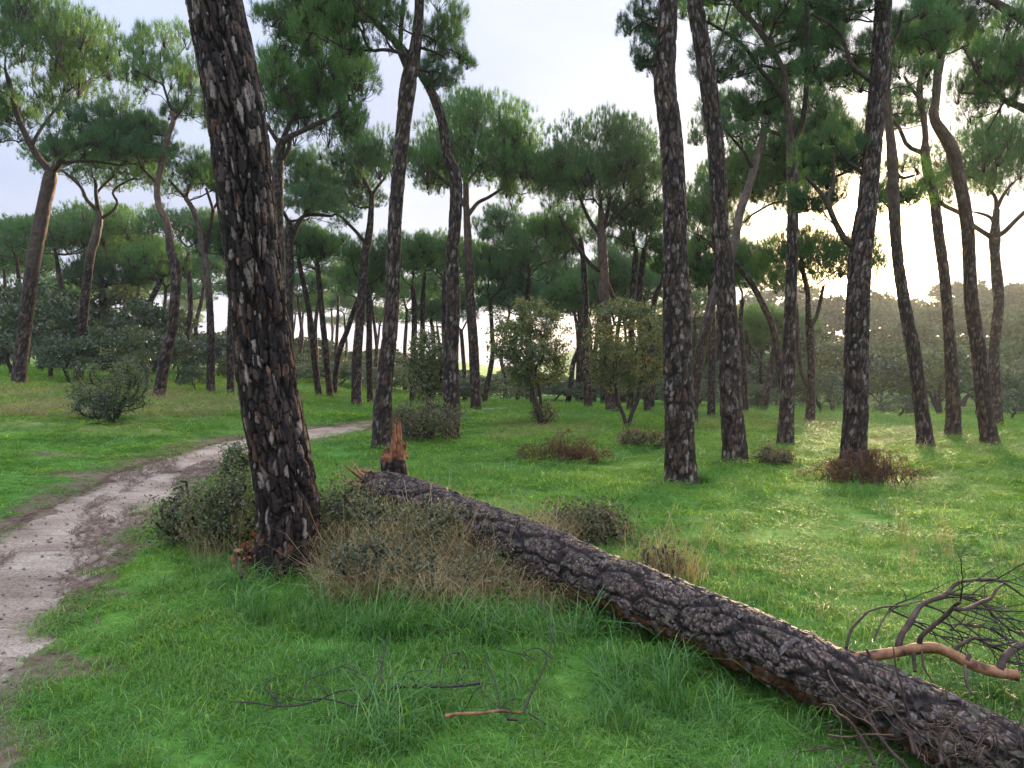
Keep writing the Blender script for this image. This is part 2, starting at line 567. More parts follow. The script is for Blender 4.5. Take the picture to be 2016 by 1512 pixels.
def bark_tube(g, P, R, sides, palette, seed, cw=0.05, ch=0.10, amp=0.014, base_col=(0.012, 0.008, 0.007), top_col=None, top_from=0.6, ridge=1.0, mat=0, mod=None, scaly=False):
    """a trunk with plates of bark: P, R are already sampled ring by ring"""
    n = len(P)
    T, U, V = frames(P)
    th = np.arange(sides) * 2 * np.pi / sides
    s = np.concatenate([[0], np.cumsum(np.linalg.norm(np.diff(P, axis=0), axis=1))])
    nu = max(6, int(round(2 * np.pi * R.mean() / cw)))
    TH, SS = np.meshgrid(th, s)
    u = TH / (2 * np.pi) * nu
    v = SS / ch
    wob = fbm(u * 0.8 + seed, v * 0.8, seed, 2) - 0.5
    wob2 = fbm(u * 0.9 + 40 + seed, v * 0.7, seed + 2, 2) - 0.5
    # seam at u = 0 / nu: fade the warp so that it closes
    fade = np.minimum(1, np.minimum(u, nu - u) / 1.0)
    uu, vv = u + wob * 0.9 * fade, v + wob2 * 0.9 * fade
    F1, F2, ID = voro(uu, vv, nu, seed)
    e = F2 - F1
    plate = sstep(0.03, 0.13, e)
    nu2 = max(4, nu // 2)
    G1, G2, ID2 = voro(np.mod(uu * nu2 / nu, nu2), vv * 0.22, nu2, seed + 31)
    fis = sstep(0.03, 0.20, G2 - G1)
    lvl = 0.45 + 0.55 * ID
    h = plate * lvl * (0.45 + 0.55 * fis) + 0.9 * ridge * (fis - 1) + 0.25 * (ID2 - 0.5)
    if scaly:
        nb = int(round(nu * 1.7))
        B1, B2, IDB = voro(np.mod(uu * nb / nu + 0.6 * (fbm(u * 2.3, v * 2.3, 61, 2) - 0.5) * fade, nb), vv * 1.45 + 0.5 * (fbm(u * 2.1, v * 2.4, 67, 2) - 0.5), nb, seed + 57, 0.95)
        eb = sstep(0.02, 0.10, B2 - B1)
        h = 0.55 * sstep(0.02, 0.07, e) * (0.3 + 0.7 * ID) * (0.6 + 0.4 * fis) + 0.50 * eb * (0.15 + 0.85 * IDB) - 0.55 * (1 - fis) - 0.22 * (1 - eb) + 0.10 * (fbm(u * 6, v * 6, 71, 2) - 0.5)
        ID = np.mod(ID * 0.4 + IDB * 0.6 + 0.25 * fbm(u * 0.4, v * 0.25, 73), 1.0)
        e = np.minimum(e * 1.3, (B2 - B1) * 1.6)
    rad = R[:, None] + amp * (h - 0.3)
    if mod is not None:
        rad, h = mod(rad, h, np.cos(TH)[..., None] * U[:, None] + np.sin(TH)[..., None] * V[:, None], SS)
    ring = P[:, None] + rad[..., None] * (np.cos(TH)[..., None] * U[:, None] + np.sin(TH)[..., None] * V[:, None])
    c = pal(_hash2(np.floor(ID * 997), np.floor(ID * 313), seed + 3).ravel(), palette).reshape(n, sides, 3)
    pk = (sstep(0.06, 0.15, e) * sstep(0.05, 0.18, G2 - G1))[..., None]
    base = np.array(base_col)
    c = base * (1 - pk) + c * pk
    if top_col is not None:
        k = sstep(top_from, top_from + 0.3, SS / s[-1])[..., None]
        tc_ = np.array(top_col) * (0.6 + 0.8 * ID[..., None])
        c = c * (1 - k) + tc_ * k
    if mod is not None:
        w_ = np.clip(h, 0, 1)[..., None] if False else mod.mask[..., None]
        c = c * (1 - w_) + np.array([0.20, 0.085, 0.045]) * (0.35 + 1.1 * fbm(u * 1.5, v * 0.15, 77))[..., None] * w_
    i = np.arange(n - 1)[:, None] * sides
    j = np.arange(sides)[None]
    kk = (j + 1) % sides
    q = np.stack([i + j, i + kk, i + sides + kk, i + sides + j], -1).reshape(-1, 4)
    g.add(ring.reshape(-1, 3), None, q, c.reshape(-1, 3), mat)
    return T, U, V, s

# ------------------------------------------------------------------ ground, path (structure)
XL_, XR_ = None, None


def warp_axis(lo, hi, n, s0):
    t = np.linspace(-1, 1, n)
    k = 4.6
    a = np.sinh(k * t) / np.sinh(k)
    return np.where(a < 0, -a * lo, a * hi)


gx = warp_axis(-700, 700, 340, 1)
gy = np.concatenate([np.linspace(-30, 1, 16)[:-1], np.linspace(1, 16, 130)[:-1], np.linspace(16, 50, 110)[:-1], 50 + (np.linspace(0, 1, 70) ** 2.2) * 850])
X, Y = np.meshgrid(gx, gy)
Z = terrain(X, Y) - 0.035 * (1 - sstep(-0.25, 0.0, path_s(X, Y)))
sd = path_s(X, Y)
lft = X < path_lr(Y)[0]
wid = np.where(lft, 0.9, 0.32)
dirt = 1 - sstep(0.0, 1.0, (sd + 0.35 * (fbm(X * 2.1, Y * 2.1, 8) - 0.5)) / wid)
dirt = np.maximum(dirt, 0.8 * sstep(0.70, 0.78, fbm(X * 1.3 + 4, Y * 1.3, 21)) * (np.hypot(X, Y) < 14))
dry = sstep(-5.5, -8, X) * sstep(12, 15, Y) * sstep(27, 20, Y)
g = Geo()
ny, nx = X.shape
i = np.arange(ny - 1)[:, None] * nx; j = np.arange(nx - 1)[None]
q = np.stack([i + j, i + j + 1, i + nx + j + 1, i + nx + j], -1).reshape(-1, 4)
g.add(np.stack([X, Y, Z], -1).reshape(-1, 3), None, q, np.stack([dirt, dry, 0 * dirt], -1).reshape(-1, 3))
m, nt = new_mat('meadow ground')
geo = N(nt, 'ShaderNodeNewGeometry')
at_ = N(nt, 'ShaderNodeAttribute', attribute_name='tint')
sp_ = N(nt, 'ShaderNodeSeparateColor')
L(nt, at_.outputs['Color'], sp_.inputs[0])
n1 = noise_n(nt, geo.outputs['Position'], 0.45, 4.0, 0.6)
n2 = noise_n(nt, geo.outputs['Position'], 9.0, 4.0, 0.65)
n3 = noise_n(nt, geo.outputs['Position'], 60.0, 3.0, 0.6)
gr = ramp(nt, n1, [(0.3, (0.055, 0.165, 0.028)), (0.5, (0.095, 0.240, 0.036)), (0.7, (0.175, 0.310, 0.048))])
gr = mixc(nt, 1.0, gr, ramp(nt, n2, [(0.3, 0.6), (0.7, 1.25)]), 'MULTIPLY')
gr = mixc(nt, math_n(nt, 'MULTIPLY', sp_.outputs['Green'], 0.55), gr, (0.26, 0.21, 0.10))
soil = ramp(nt, n2, [(0.3, (0.085, 0.058, 0.040)), (0.5, (0.155, 0.115, 0.080)), (0.7, (0.22, 0.172, 0.125))])
dm = math_n(nt, 'ADD', sp_.outputs['Red'], math_n(nt, 'MULTIPLY', math_n(nt, 'SUBTRACT', noise_n(nt, geo.outputs['Position'], 4.0, 5.0, 0.7), 0.5), 1.6))
c = mixc(nt, ramp(nt, dm, [(0.40, 0.0), (0.62, 1.0)]), gr, soil)
out(nt, principled(nt, c, 0.9, 0.15, n3, 0.01, 0.5))
M['ground'] = m
tag(link('ground', g.mesh('ground', m)), None, None, kind='structure')

# path: a sheet that lies a little above the lowered ground
ys = np.concatenate([np.linspace(-2, 14, 230), np.linspace(14, 33, 120)[1:]])
l, r = path_lr(ys)
ker = np.ones(15) / 15
l = np.convolve(np.pad(l, 7, 'edge'), ker, 'valid'); r = np.convolve(np.pad(r, 7, 'edge'), ker, 'valid')
l = l - 0.12 + 0.30 * (fbm(ys * 0.5, ys * 0 + 3, 2, 6) - 0.5); r = r + 0.14 + 0.20 * (fbm(ys * 0.8, ys * 0 + 9, 4, 6) - 0.5)
tt = np.linspace(0, 1, 36)
PX = l[:, None] * (1 - tt) + r[:, None] * tt
PY = np.repeat(ys[:, None], 36, 1)
PZ = terrain0(PX, PY) - 0.01 + 0.012 * fbm(PX * 5, PY * 5, 6) + 0.03 * np.minimum(1, 8 * np.minimum(tt, 1 - tt))[None] * 0.3 - 0.012
edge = np.minimum(tt, 1 - tt)[None] * np.ones_like(PX)
g = Geo()
ny, nx = PX.shape
i = np.arange(ny - 1)[:, None] * nx; j = np.arange(nx - 1)[None]
q = np.stack([i + j, i + j + 1, i + nx + j + 1, i + nx + j], -1).reshape(-1, 4)
tcol = np.repeat(tt[None], ny, 0)
g.add(np.stack([PX, PY, PZ], -1).reshape(-1, 3), None, q, np.stack([edge * 2, tcol, 0 * edge], -1).reshape(-1, 3))
m, nt = new_mat('sandy path')
geo = N(nt, 'ShaderNodeNewGeometry')
at_ = N(nt, 'ShaderNodeAttribute', attribute_name='tint')
sp_ = N(nt, 'ShaderNodeSeparateColor')
L(nt, at_.outputs['Color'], sp_.inputs[0])
mp = N(nt, 'ShaderNodeMapping')
mp.inputs['Rotation'].default_value = (0, 0, math.radians(-62))
mp.inputs['Scale'].default_value = (0.7, 4.5, 1.0)
L(nt, geo.outputs['Position'], mp.inputs['Vector'])
litter = noise_n(nt, mp.outputs[0], 2.4, 6.0, 0.72, 0.6)
n1 = noise_n(nt, geo.outputs['Position'], 1.6, 5.0, 0.6)
n2 = noise_n(nt, geo.outputs['Position'], 55.0, 3.0, 0.7)
n3 = noise_n(nt, geo.outputs['Position'], 140.0, 2.0, 0.6)
sand = ramp(nt, n1, [(0.30, (0.21, 0.152, 0.112)), (0.46, (0.33, 0.255, 0.198)), (0.64, (0.46, 0.37, 0.298))])
sand = mixc(nt, 1.0, sand, ramp(nt, n2, [(0.32, 0.42), (0.5, 1.0), (0.68, 1.35)]), 'MULTIPLY')
blot = noise_n(nt, geo.outputs['Position'], 2.3, 6.0, 0.7, 0.4)
lm = math_n(nt, 'MULTIPLY', math_n(nt, 'SUBTRACT', litter, 0.53), 8.0, clamp=True)
lm = math_n(nt, 'MULTIPLY', lm, ramp(nt, blot, [(0.38, 0.15), (0.55, 1.0)]))
nee = mixc(nt, n3, (0.06, 0.036, 0.029), (0.15, 0.098, 0.080))
c = mixc(nt, math_n(nt, 'MULTIPLY', lm, 0.8), sand, nee)
soil = ramp(nt, n2, [(0.3, (0.085, 0.058, 0.040)), (0.5, (0.155, 0.115, 0.080)), (0.7, (0.22, 0.172, 0.125))])
ed = math_n(nt, 'ADD', sp_.outputs['Red'], math_n(nt, 'MULTIPLY', math_n(nt, 'SUBTRACT', blot, 0.5), 1.5))
c = mixc(nt, ramp(nt, ed, [(0.10, 1.0), (0.30, 0.0)]), c, soil)
out(nt, principled(nt, c, 0.8, 0.25, n2, 0.012, 0.8))
M['path'] = m
tag(link('path', g.mesh('path', m)), None, None, kind='structure')

# ------------------------------------------------------------------ crowns: a few shapes, shared by all the pines


def needles(g, P, D, m, ln, wd, spread, rng, mat=0):
    k = len(P)
    d = D[:, None] + spread * rng.normal(size=(k, m, 3))
    d /= np.linalg.norm(d, axis=2, keepdims=True)
    b = P[:, None] + 0.10 * ln * rng.normal(size=(k, m, 3)) + 0.18 * ln * D[:, None] * rng.uniform(-1, 1, (k, m, 1))
    sd_ = np.cross(d, rng.normal(size=(k, m, 3)))
    sd_ /= np.linalg.norm(sd_, axis=2, keepdims=True)
    l_ = ln * rng.uniform(0.7, 1.15, (k, m, 1))
    v = np.stack([b - sd_ * wd / 2, b + sd_ * wd / 2, b + d * l_], 2).reshape(-1, 3)
    g.add(v, np.arange(len(v)).reshape(-1, 3), None, None, mat)


def make_crown(seed, R0, H0, ncl, ntf, nnd, ln, wd, lump=0.30, low=0.25, mats=None, flat=1.0):
    rng = np.random.default_rng(seed)
    C = []
    tries = 0
    mind = 0.95 * R0 * math.sqrt(math.pi / ncl) * 0.62
    while len(C) < ncl and tries < 6000:
        tries += 1
        rr = R0 * 0.93 * math.sqrt(rng.uniform()); a = rng.uniform(0, 2 * math.pi)
        top = H0 * (0.30 + 0.66 * math.sqrt(max(0, 1 - (rr / R0) ** 2)))
        z = top - H0 * 0.45 * rng.uniform() ** 1.7
        if rng.uniform() < low:
            z = top * rng.uniform(0.15, 0.6)
        p = np.array([rr * math.cos(a), rr * math.sin(a), z])
        if all(np.linalg.norm(p - q_) > mind for q_ in C):
            C.append(p)
        elif tries % 400 == 0:
            mind *= 0.9
    C = np.array(C)
    g = Geo()
    for c in C:
        rc = R0 * lump * rng.uniform(0.75, 1.25)
        k = int(ntf * rng.uniform(0.75, 1.25))
        d = rng.normal(size=(k * 2, 3))
        d /= np.linalg.norm(d, axis=1, keepdims=True)
        d = d[d[:, 2] > -0.45][:k]
        k = len(d)
        rad = rc * (0.45 + 0.55 * rng.uniform(size=(k, 1)) ** 0.6)
        P = c + d * rad * np.array([1, 1, 0.62 * flat])
        D = d * 0.7 + np.array([0, 0, 0.75])
        D /= np.linalg.norm(D, axis=1, keepdims=True)
        needles(g, P, D, nnd, ln, wd, 0.55, rng, 0)
        # fine shoots carrying the tufts
        b = c - np.array([0, 0, 0.35 * rc])
        for p, dd in zip(P[: k // 3], d[: k // 3]):
            mid = (b + p) / 2 + 0.12 * rc * rng.normal(size=3)
            wv = np.array([0.012, 0, 0]) if abs(dd[0]) < 0.7 else np.array([0, 0.012, 0])
            vv = np.array([b - wv, b + wv, mid - wv * .7, mid + wv * .7, p])
            g.add(vv, [(0, 1, 3), (0, 3, 2), (2, 3, 4)], None, None, 1)
    return g.mesh('pine_crown', mats, False), C, R0, H0


CR = {}
mA, mB = [M['needle'], M['limb']], [M['needle_blue'], M['limb']]
CR['dome1'] = make_crown(1, 3.6, 2.6, 46, 92, 16, 0.20, 0.016, 0.27, 0.22, mA)
CR['dome2'] = make_crown(2, 3.6, 2.5, 40, 100, 16, 0.20, 0.016, 0.30, 0.22, mB)
CR['dome3'] = make_crown(3, 3.6, 2.4, 52, 84, 16, 0.20, 0.016, 0.25, 0.30, mA)
CR['flat1'] = make_crown(4, 3.6, 1.7, 42, 88, 16, 0.20, 0.016, 0.27, 0.15, mA)
CR['flat2'] = make_crown(5, 3.6, 1.8, 38, 92, 16, 0.20, 0.016, 0.30, 0.15, mB)
CR['open1'] = make_crown(6, 3.6, 2.8, 40, 62, 13, 0.20, 0.016, 0.23, 0.40, mB)
CR['open2'] = make_crown(7, 3.6, 2.8, 44, 48, 12, 0.20, 0.016, 0.22, 0.45, mA)
CR['mid1'] = make_crown(11, 1.6, 1.3, 30, 62, 15, 0.16, 0.010, 0.30, 0.25, mA)
CR['mid2'] = make_crown(12, 1.6, 1.2, 32, 60, 15, 0.16, 0.010, 0.28, 0.25, mB)
CR['mid3'] = make_crown(13, 1.6, 1.4, 30, 44, 14, 0.16, 0.010, 0.25, 0.35, mA)
CR['sprig1'] = make_crown(14, 0.75, 0.8, 18, 46, 14, 0.14, 0.0075, 0.33, 0.35, mB)
CR['sprig2'] = make_crown(15, 0.75, 0.9, 16, 46, 14, 0.14, 0.0075, 0.36, 0.35, mA)
CR['far1'] = make_crown(8, 3.6, 2.2, 36, 46, 11, 0.30, 0.035, 0.30, 0.2, mA)
CR['far2'] = make_crown(9, 3.6, 1.9, 34, 46, 11, 0.30, 0.035, 0.30, 0.2, mB)

# ------------------------------------------------------------------ branching


class Skeleton:
    """nodes grown from a trunk so that every clump of needles gets its branch"""

    def __init__(self):
        self.p, self.par, self.len, self.trunk, self.rmin, self.ok = [], [], [], [], [], []

    def node(self, p, par, trunk=False, rmin=0.0, ok=True):
        self.p.append(np.asarray(p, float)); self.par.append(par); self.trunk.append(trunk); self.rmin.append(rmin); self.ok.append(ok)
        self.len.append(0.0 if par < 0 or trunk else self.len[par] + np.linalg.norm(self.p[-1] - self.p[par]))
        return len(self.p) - 1

    def grow(self, targets, rng, bf=0.35, wig=0.06, seg=5, rtip=0.012):
        targets = [np.asarray(t, float) for t in targets]
        left = list(range(len(targets)))
        TT = np.array(targets)
        while left:
            P = np.array(self.p); ok = np.array(self.ok)
            ln = np.array(self.len)
            d = np.linalg.norm(TT[left][:, None] - P[None], axis=2)
            dz = TT[left][:, None, 2] - P[None, :, 2]
            cost = d + bf * ln[None] + np.where(dz < 0.15 * d, 1.2 * (0.15 * d - dz), 0) + np.where(ok[None], 0, 1e6)
            a, b = np.unravel_index(np.argmin(cost), cost.shape)
            t = TT[left[a]]; p = P[b]
            v = t - p
            dist = np.linalg.norm(v)
            n = max(2, min(seg, int(dist / 0.25) + 1))
            ctrl = p + np.array([v[0] * 0.55, v[1] * 0.55, v[2] * 0.25])
            if self.par[b] >= 0 and not self.trunk[b]:
                dr = p - P[self.par[b]]
                dr /= np.linalg.norm(dr) + 1e-9
                ctrl = 0.5 * ctrl + 0.5 * (p + dr * dist * 0.45)
            last = b
            for k in range(1, n + 1):
                s = k / n
                q = (1 - s) ** 2 * p + 2 * s * (1 - s) * ctrl + s * s * t
                if k < n:
                    q = q + rng.normal(size=3) * wig * dist * 0.5
                last = self.node(q, last, rmin=rtip)
            left.pop(a)

    def radii(self, rtip=0.012, expo=2.3, cap=None):
        n = len(self.p)
        kids = [[] for _ in range(n)]
        for i_, p_ in enumerate(self.par):
            if p_ >= 0:
                kids[p_].append(i_)
        r = np.zeros(n)
        for i_ in range(n - 1, -1, -1):
            s = sum(r[k] ** expo for k in kids[i_] if not self.trunk[k])
            r[i_] = max(rtip if not kids[i_] else s ** (1 / expo), self.rmin[i_])
        if cap is not None:
            r = np.minimum(r, cap)
        self.kids, self.r = kids, r
        return r

    def chains(self, root):
        """polylines (node lists) of the subtree that starts at node root, whose parent is on the trunk"""
        outl, st = [], [(self.par[root], root)]
        while st:
            a, b = st.pop()
            ch = [a, b]
            while True:
                ks = [k for k in self.kids[ch[-1]] if not self.trunk[k]]
                if not ks:
                    break
                ks.sort(key=lambda k: -self.r[k])
                for k in ks[1:]:
                    st.append((ch[-1], k))
                ch.append(ks[0])
            outl.append(ch)
        return outl


def limb_meshes(sk, trunk_r, sides=5, minpart=0.0):
    """one Geo per limb that leaves the trunk"""
    res = []
    P = np.array(sk.p)
    for i_ in range(len(sk.p)):
        if not sk.trunk[i_] and sk.par[i_] >= 0 and sk.trunk[sk.par[i_]]:
            g = Geo()
            for ch in sk.chains(i_):
                pts = P[ch]
                rr = sk.r[ch].copy()
                rr[0] = min(rr[1] * 1.25 if sk.trunk[ch[0]] else max(rr[1], min(rr[0], rr[1] * 1.15)), 9)
                if len(pts) >= 3:
                    m_ = max(6, min(26, len(pts) * 2))
                    C4 = catmull(np.hstack([pts, rr[:, None]]), m_)
                    pts, rr = C4[:, :3], C4[:, 3]
                tube(g, pts, rr, sides if rr.max() > 0.025 else 4)
            res.append((g, sk.r[i_]))
    return res


TREES = []      # (x, y, radius) for keeping other things clear


def pine(label, pts, crowns, limbs=(), d=None, sides=20, palette=PAL_FAR, amp=0.012, cw=0.055, ch=0.10, lean=0.0, group='stone pines in the meadow', mat='bark_far', extra_limb_depth=0.35, top_col=None, bf=0.35, low=None, ridge=1.0, name='stone_pine', rings=60, top_from=0.6, dzb=None):
    rng = np.random.default_rng(int(abs(pts[0][0]) * 7 + abs(pts[0][1])))
    h = ground_hit(pts[0][0], pts[0][1]) if d is None else None
    Yd = h[1] if h is not None else (d or 40.0)
    base = at(pts[0][0], pts[0][1], Yd)
    zb = float(terrain(base[0], base[1]))
    ctl = []
    for (x, y, wpx) in pts:
        hgt = max(0, (pts[0][1] - y)) * Yd / FPX
        Yc = Yd + lean * hgt
        p = at(x, y, Yc)
        ctl.append((*p, wpx * Yc / FPX / 2))
    ctl = np.array(ctl)
    if ctl[0, 2] > zb - 0.05:
        dn = ctl[0].copy(); dv = ctl[1, :3] - ctl[0, :3]
        dn[:3] -= dv / max(dv[2], 1e-3) * (ctl[0, 2] - zb + 0.15)
        dn[3] *= 1.08
        ctl = np.vstack([dn, ctl])
    origin = np.array([ctl[0, 0], ctl[0, 1], zb])
    root = thing(name, label, 'tree', origin, group)
    TREES.append((origin[0], origin[1], ctl[0, 3]))
    C = catmull(ctl, rings, low)
    C[:, 3] = np.maximum(C[:, 3], 0.02)
    hz = C[:, 2] - zb
    flare = 1 + 0.16 * np.exp(-np.maximum(hz, 0) / 0.16)
    P = C[:, :3] - origin
    R = C[:, 3] * flare
    g = Geo()
    bark_tube(g, P, R, sides, palette, int(pts[0][0]) % 97 + 3, cw, ch, amp, top_col=top_col, top_from=top_from, ridge=ridge)
    trunk = link('trunk', g.mesh('trunk', M[mat]), root)
    # branches
    sk = Skeleton()
    last = -1
    for k in range(len(P)):
        last = sk.node(P[k], last, True, 0, ok=(k > len(P) * 0.72 or not limbs and k > len(P) * 0.62))
    for lb in limbs:
        xy = np.array([(a[0], a[1]) for a in lb], float)
        w0, w1 = lb[0][2], lb[-1][2]
        slope = rng.uniform(-1, 1) * extra_limb_depth
        ln = np.concatenate([[0], np.cumsum(np.hypot(*np.diff(xy, axis=0).T))]) * Yd / FPX
        pr = None
        for k in range(len(xy)):
            hgt = max(0, (pts[0][1] - xy[k, 1])) * Yd / FPX
            p = at(xy[k, 0], xy[k, 1], Yd + lean * hgt + slope * ln[k]) - origin
            rad = (w0 + (w1 - w0) * k / (len(xy) - 1)) * Yd / FPX / 2
            if pr is None:
                pr = int(np.argmin([np.linalg.norm(p - np.array(q_)) for q_ in sk.p]))
                if sk.trunk[pr] and np.linalg.norm(p - sk.p[pr]) < 0.35:
                    continue
            pr = sk.node(p, pr, False, rad, ok=(k >= len(xy) // 3))
    for (cx, cy, rx, ry, kind, doff) in crowns:
        Yc = Yd + doff + lean * max(0, (pts[0][1] - cy)) * Yd / FPX
        Rw = rx * Yc / FPX
        if Rw < 0.95:
            kind = ('sprig1', 'sprig2')[int(cx) % 2]
            Yc += 0.35
        elif Rw < 2.0:
            kind = 'mid3' if kind.startswith('open') and Rw > 1.3 else ('mid1', 'mid2')[int(cx) % 2]
        me, CC, R0, H0 = CR[kind]
        ce = at(cx, cy, Yc) - origin
        sR = rx * Yc / FPX / (R0 * 1.05)
        sZ = 2 * ry * Yc / FPX / (H0 * 1.12)
        sZ = min(max(sZ, 0.45 * sR), 1.9 * sR)
        rz = rng.uniform(0, 6.28)
        loc = ce - np.array([0, 0, sZ * H0 * 0.55])
        o = link('crown', me, root, loc, (0, 0, rz), (sR, sR, sZ))
        o['kind'] = 'stuff'
        cs, sn = math.cos(rz), math.sin(rz)
        Q = CC * np.array([sR, sR, sZ])
        Q = np.stack([Q[:, 0] * cs - Q[:, 1] * sn, Q[:, 0] * sn + Q[:, 1] * cs, Q[:, 2] - 0.12 * R0 * sR * 0.3], 1) + loc
        keep = rng.uniform(size=len(Q)) < 0.92
        sk.grow(Q[keep], rng, bf=bf)
    if crowns or limbs:
        rt = max(0.009, 0.00045 * Yd)
        sk.radii(rt, 2.25, cap=R[int(len(R) * 0.7)] * 0.9)
        for g, rr in limb_meshes(sk, R):
            link('limb', g.mesh('limb', M['limb']), root)
    return root

# ------------------------------------------------------------------ the pines one can tell apart (photograph pixels: x, y, width)
G1 = 'tall stone pines standing near the fallen log'
G2 = 'stone pines along the left side of the path'
G3 = 'stone pines in the middle distance'

main_tree = pine('thick leaning pine with dark flaking bark beside the path in front',
     [(563, 1130, 116), (567, 1060, 116), (569, 1008, 115), (549, 880, 111), (527, 756, 109), (509, 600, 104), (498, 504, 101), (483, 380, 103), (468, 250, 105), (446, 120, 104), (421, 0, 102), (380, -200, 96), (330, -450, 86), (285, -700, 70)],
     [(300, -830, 720, 230, 'open2', 0.5)], d=None, sides=190, rings=620, low=5.2, palette=PAL_MAIN, amp=0.023, ridge=1.25, cw=0.034, ch=0.115, group=G1, mat='bark', lean=0.0, top_from=0.97)

pine('slender pine behind the splintered stump, forking high above the meadow',
     [(752, 884, 38), (752, 840, 37), (753, 804, 36), (758, 740, 31), (766, 671, 29), (773, 570, 28), (775, 504, 27), (780, 400, 26), (794, 250, 28), (804, 165, 31), (815, 110, 24), (822, 60, 19), (826, 0, 18), (828, -80, 15)],
     [(800, -95, 140, 75, 'open1', 0.0), (875, 70, 62, 70, 'open2', 0.6), (868, 140, 40, 48, 'open2', 0.2), (690, 30, 110, 80, 'dome1', -0.4)],
     limbs=[[(803, 140, 18), (784, 90, 16), (768, 70, 14), (750, 50, 12), (720, 20, 10), (690, -15, 8)], [(788, 88, 10), (790, 50, 9), (794, 10, 8), (796, -40, 7)], [(830, 95, 6), (850, 100, 5), (872, 110, 4)]],
     sides=48, rings=210, palette=PAL_PALE, cw=0.048, ch=0.10, amp=0.015, group=G1, mat='bark')

pine('pine with a dog-leg bend rising out of the leafy bush right of the stump',
     [(888, 862, 33), (889, 800, 32), (888, 700, 29), (892, 600, 27), (890, 504, 25), (895, 450, 24), (898, 380, 24), (896, 345, 23), (884, 315, 22), (879, 300, 20), (872, 245, 19), (858, 200, 18), (843, 168, 16), (828, 145, 14), (812, 118, 13), (790, 92, 12), (760, 66, 11)],
     [(640, -10, 130, 75, 'dome3', 0.5), (590, 60, 80, 60, 'dome1', 1.2)],
     limbs=[[(760, 66, 10), (735, 40, 9), (705, 10, 8)], [(882, 375, 8), (868, 350, 6), (850, 330, 5)]],
     sides=48, rings=200, palette=PAL_PALE, cw=0.048, ch=0.10, amp=0.015, group=G1, mat='bark')

pine('straight grey-flecked pine standing alone in the middle of the green meadow',
     [(1342, 953, 62), (1339, 900, 58), (1337, 800, 56), (1334, 700, 55), (1332, 600, 52), (1329, 500, 46), (1328, 400, 44), (1324, 310, 43), (1319, 250, 42), (1309, 165, 41), (1311, 100, 38), (1316, 0, 35), (1318, -150, 32), (1312, -300, 26)],
     [(1300, -390, 330, 130, 'open1', 0.0), (1266, 45, 46, 75, 'open2', 0.3), (1280, 112, 36, 45, 'open2', -0.2)],
     limbs=[[(1300, 160, 6), (1285, 140, 5), (1265, 110, 4)], [(1296, 60, 6), (1280, 50, 5), (1262, 40, 4)]],
     sides=92, rings=400, palette=PAL_PALE, cw=0.042, ch=0.085, amp=0.015, group=G1, mat='bark')

pine('dark-barked pine leaning gently left, right of the straight grey-flecked pine',
     [(1447, 912, 48), (1446, 880, 46), (1440, 804, 43), (1436, 700, 41), (1430, 600, 38), (1424, 504, 35), (1417, 450, 33), (1416, 400, 32), (1410, 300, 31), (1399, 200, 33), (1384, 100, 31), (1367, 0, 30), (1345, -120, 26), (1330, -230, 20)],
     [(1330, -300, 240, 100, 'open2', 0.0), (1420, -60, 90, 70, 'open2', 0.0)],
     limbs=[[(1389, 140, 7), (1410, 100, 6), (1425, 60, 5), (1440, 0, 4)]],
     sides=76, rings=340, palette=PAL_PALE, cw=0.042, ch=0.10, amp=0.015, group=G1, mat='bark')

pine('upright pine with a forked crown between two larger trunks on the right',
     [(1546, 876, 31), (1547, 840, 30), (1549, 804, 28), (1553, 700, 25), (1556, 600, 22), (1560, 504, 21), (1561, 400, 20), (1560, 330, 20), (1558, 290, 18), (1556, 240, 14), (1547, 195, 12), (1544, 150, 11), (1531, 117, 11), (1511, 83, 11), (1487, 50, 10), (1455, 15, 9), (1430, -20, 8)],
     [(1440, -20, 130, 75, 'open1', 0.0), (1560, 30, 110, 70, 'open2', 0.4), (1440, 110, 75, 55, 'open2', -0.4), (1565, 130, 70, 55, 'open1', 0.8), (1500, 200, 62, 48, 'dome1', 0.9), (1600, 60, 60, 60, 'dome1', -0.5)],
     limbs=[[(1566, 285, 13), (1575, 258, 12), (1584, 217, 11), (1589, 150, 10), (1589, 67, 9), (1588, 0, 8)], [(1548, 200, 11), (1525, 170, 10), (1494, 133, 10), (1467, 93, 8), (1430, 65, 6), (1394, 43, 5)], [(1514, 85, 7), (1524, 50, 6), (1535, 10, 5)]],
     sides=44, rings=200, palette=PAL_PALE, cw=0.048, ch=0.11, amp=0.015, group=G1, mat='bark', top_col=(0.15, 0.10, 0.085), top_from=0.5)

pine('slanting smooth pine crossing behind the dark-barked pine',
     [(1363, 838, 22), (1364, 804, 21), (1370, 750, 21), (1378, 700, 20), (1391, 640, 19), (1404, 587, 18), (1426, 530, 17), (1445, 483, 16), (1457, 417, 16), (1477, 360, 15), (1494, 300, 15), (1507, 250, 14), (1519, 205, 13), (1526, 175, 11)],
     [(1560, 245, 95, 80, 'dome2', 0.6), (1425, 235, 66, 66, 'dome1', -0.3), (1500, 345, 90, 58, 'dome2', 1.4)],
     limbs=[[(1505, 255, 9), (1530, 262, 8), (1548, 272, 7)], [(1484, 335, 8), (1465, 300, 6), (1440, 270, 5)]],
     sides=36, rings=160, palette=PAL_FAR, cw=0.055, ch=0.09, amp=0.010, group=G1, mat='bark', top_col=(0.16, 0.12, 0.11), top_from=0.25)

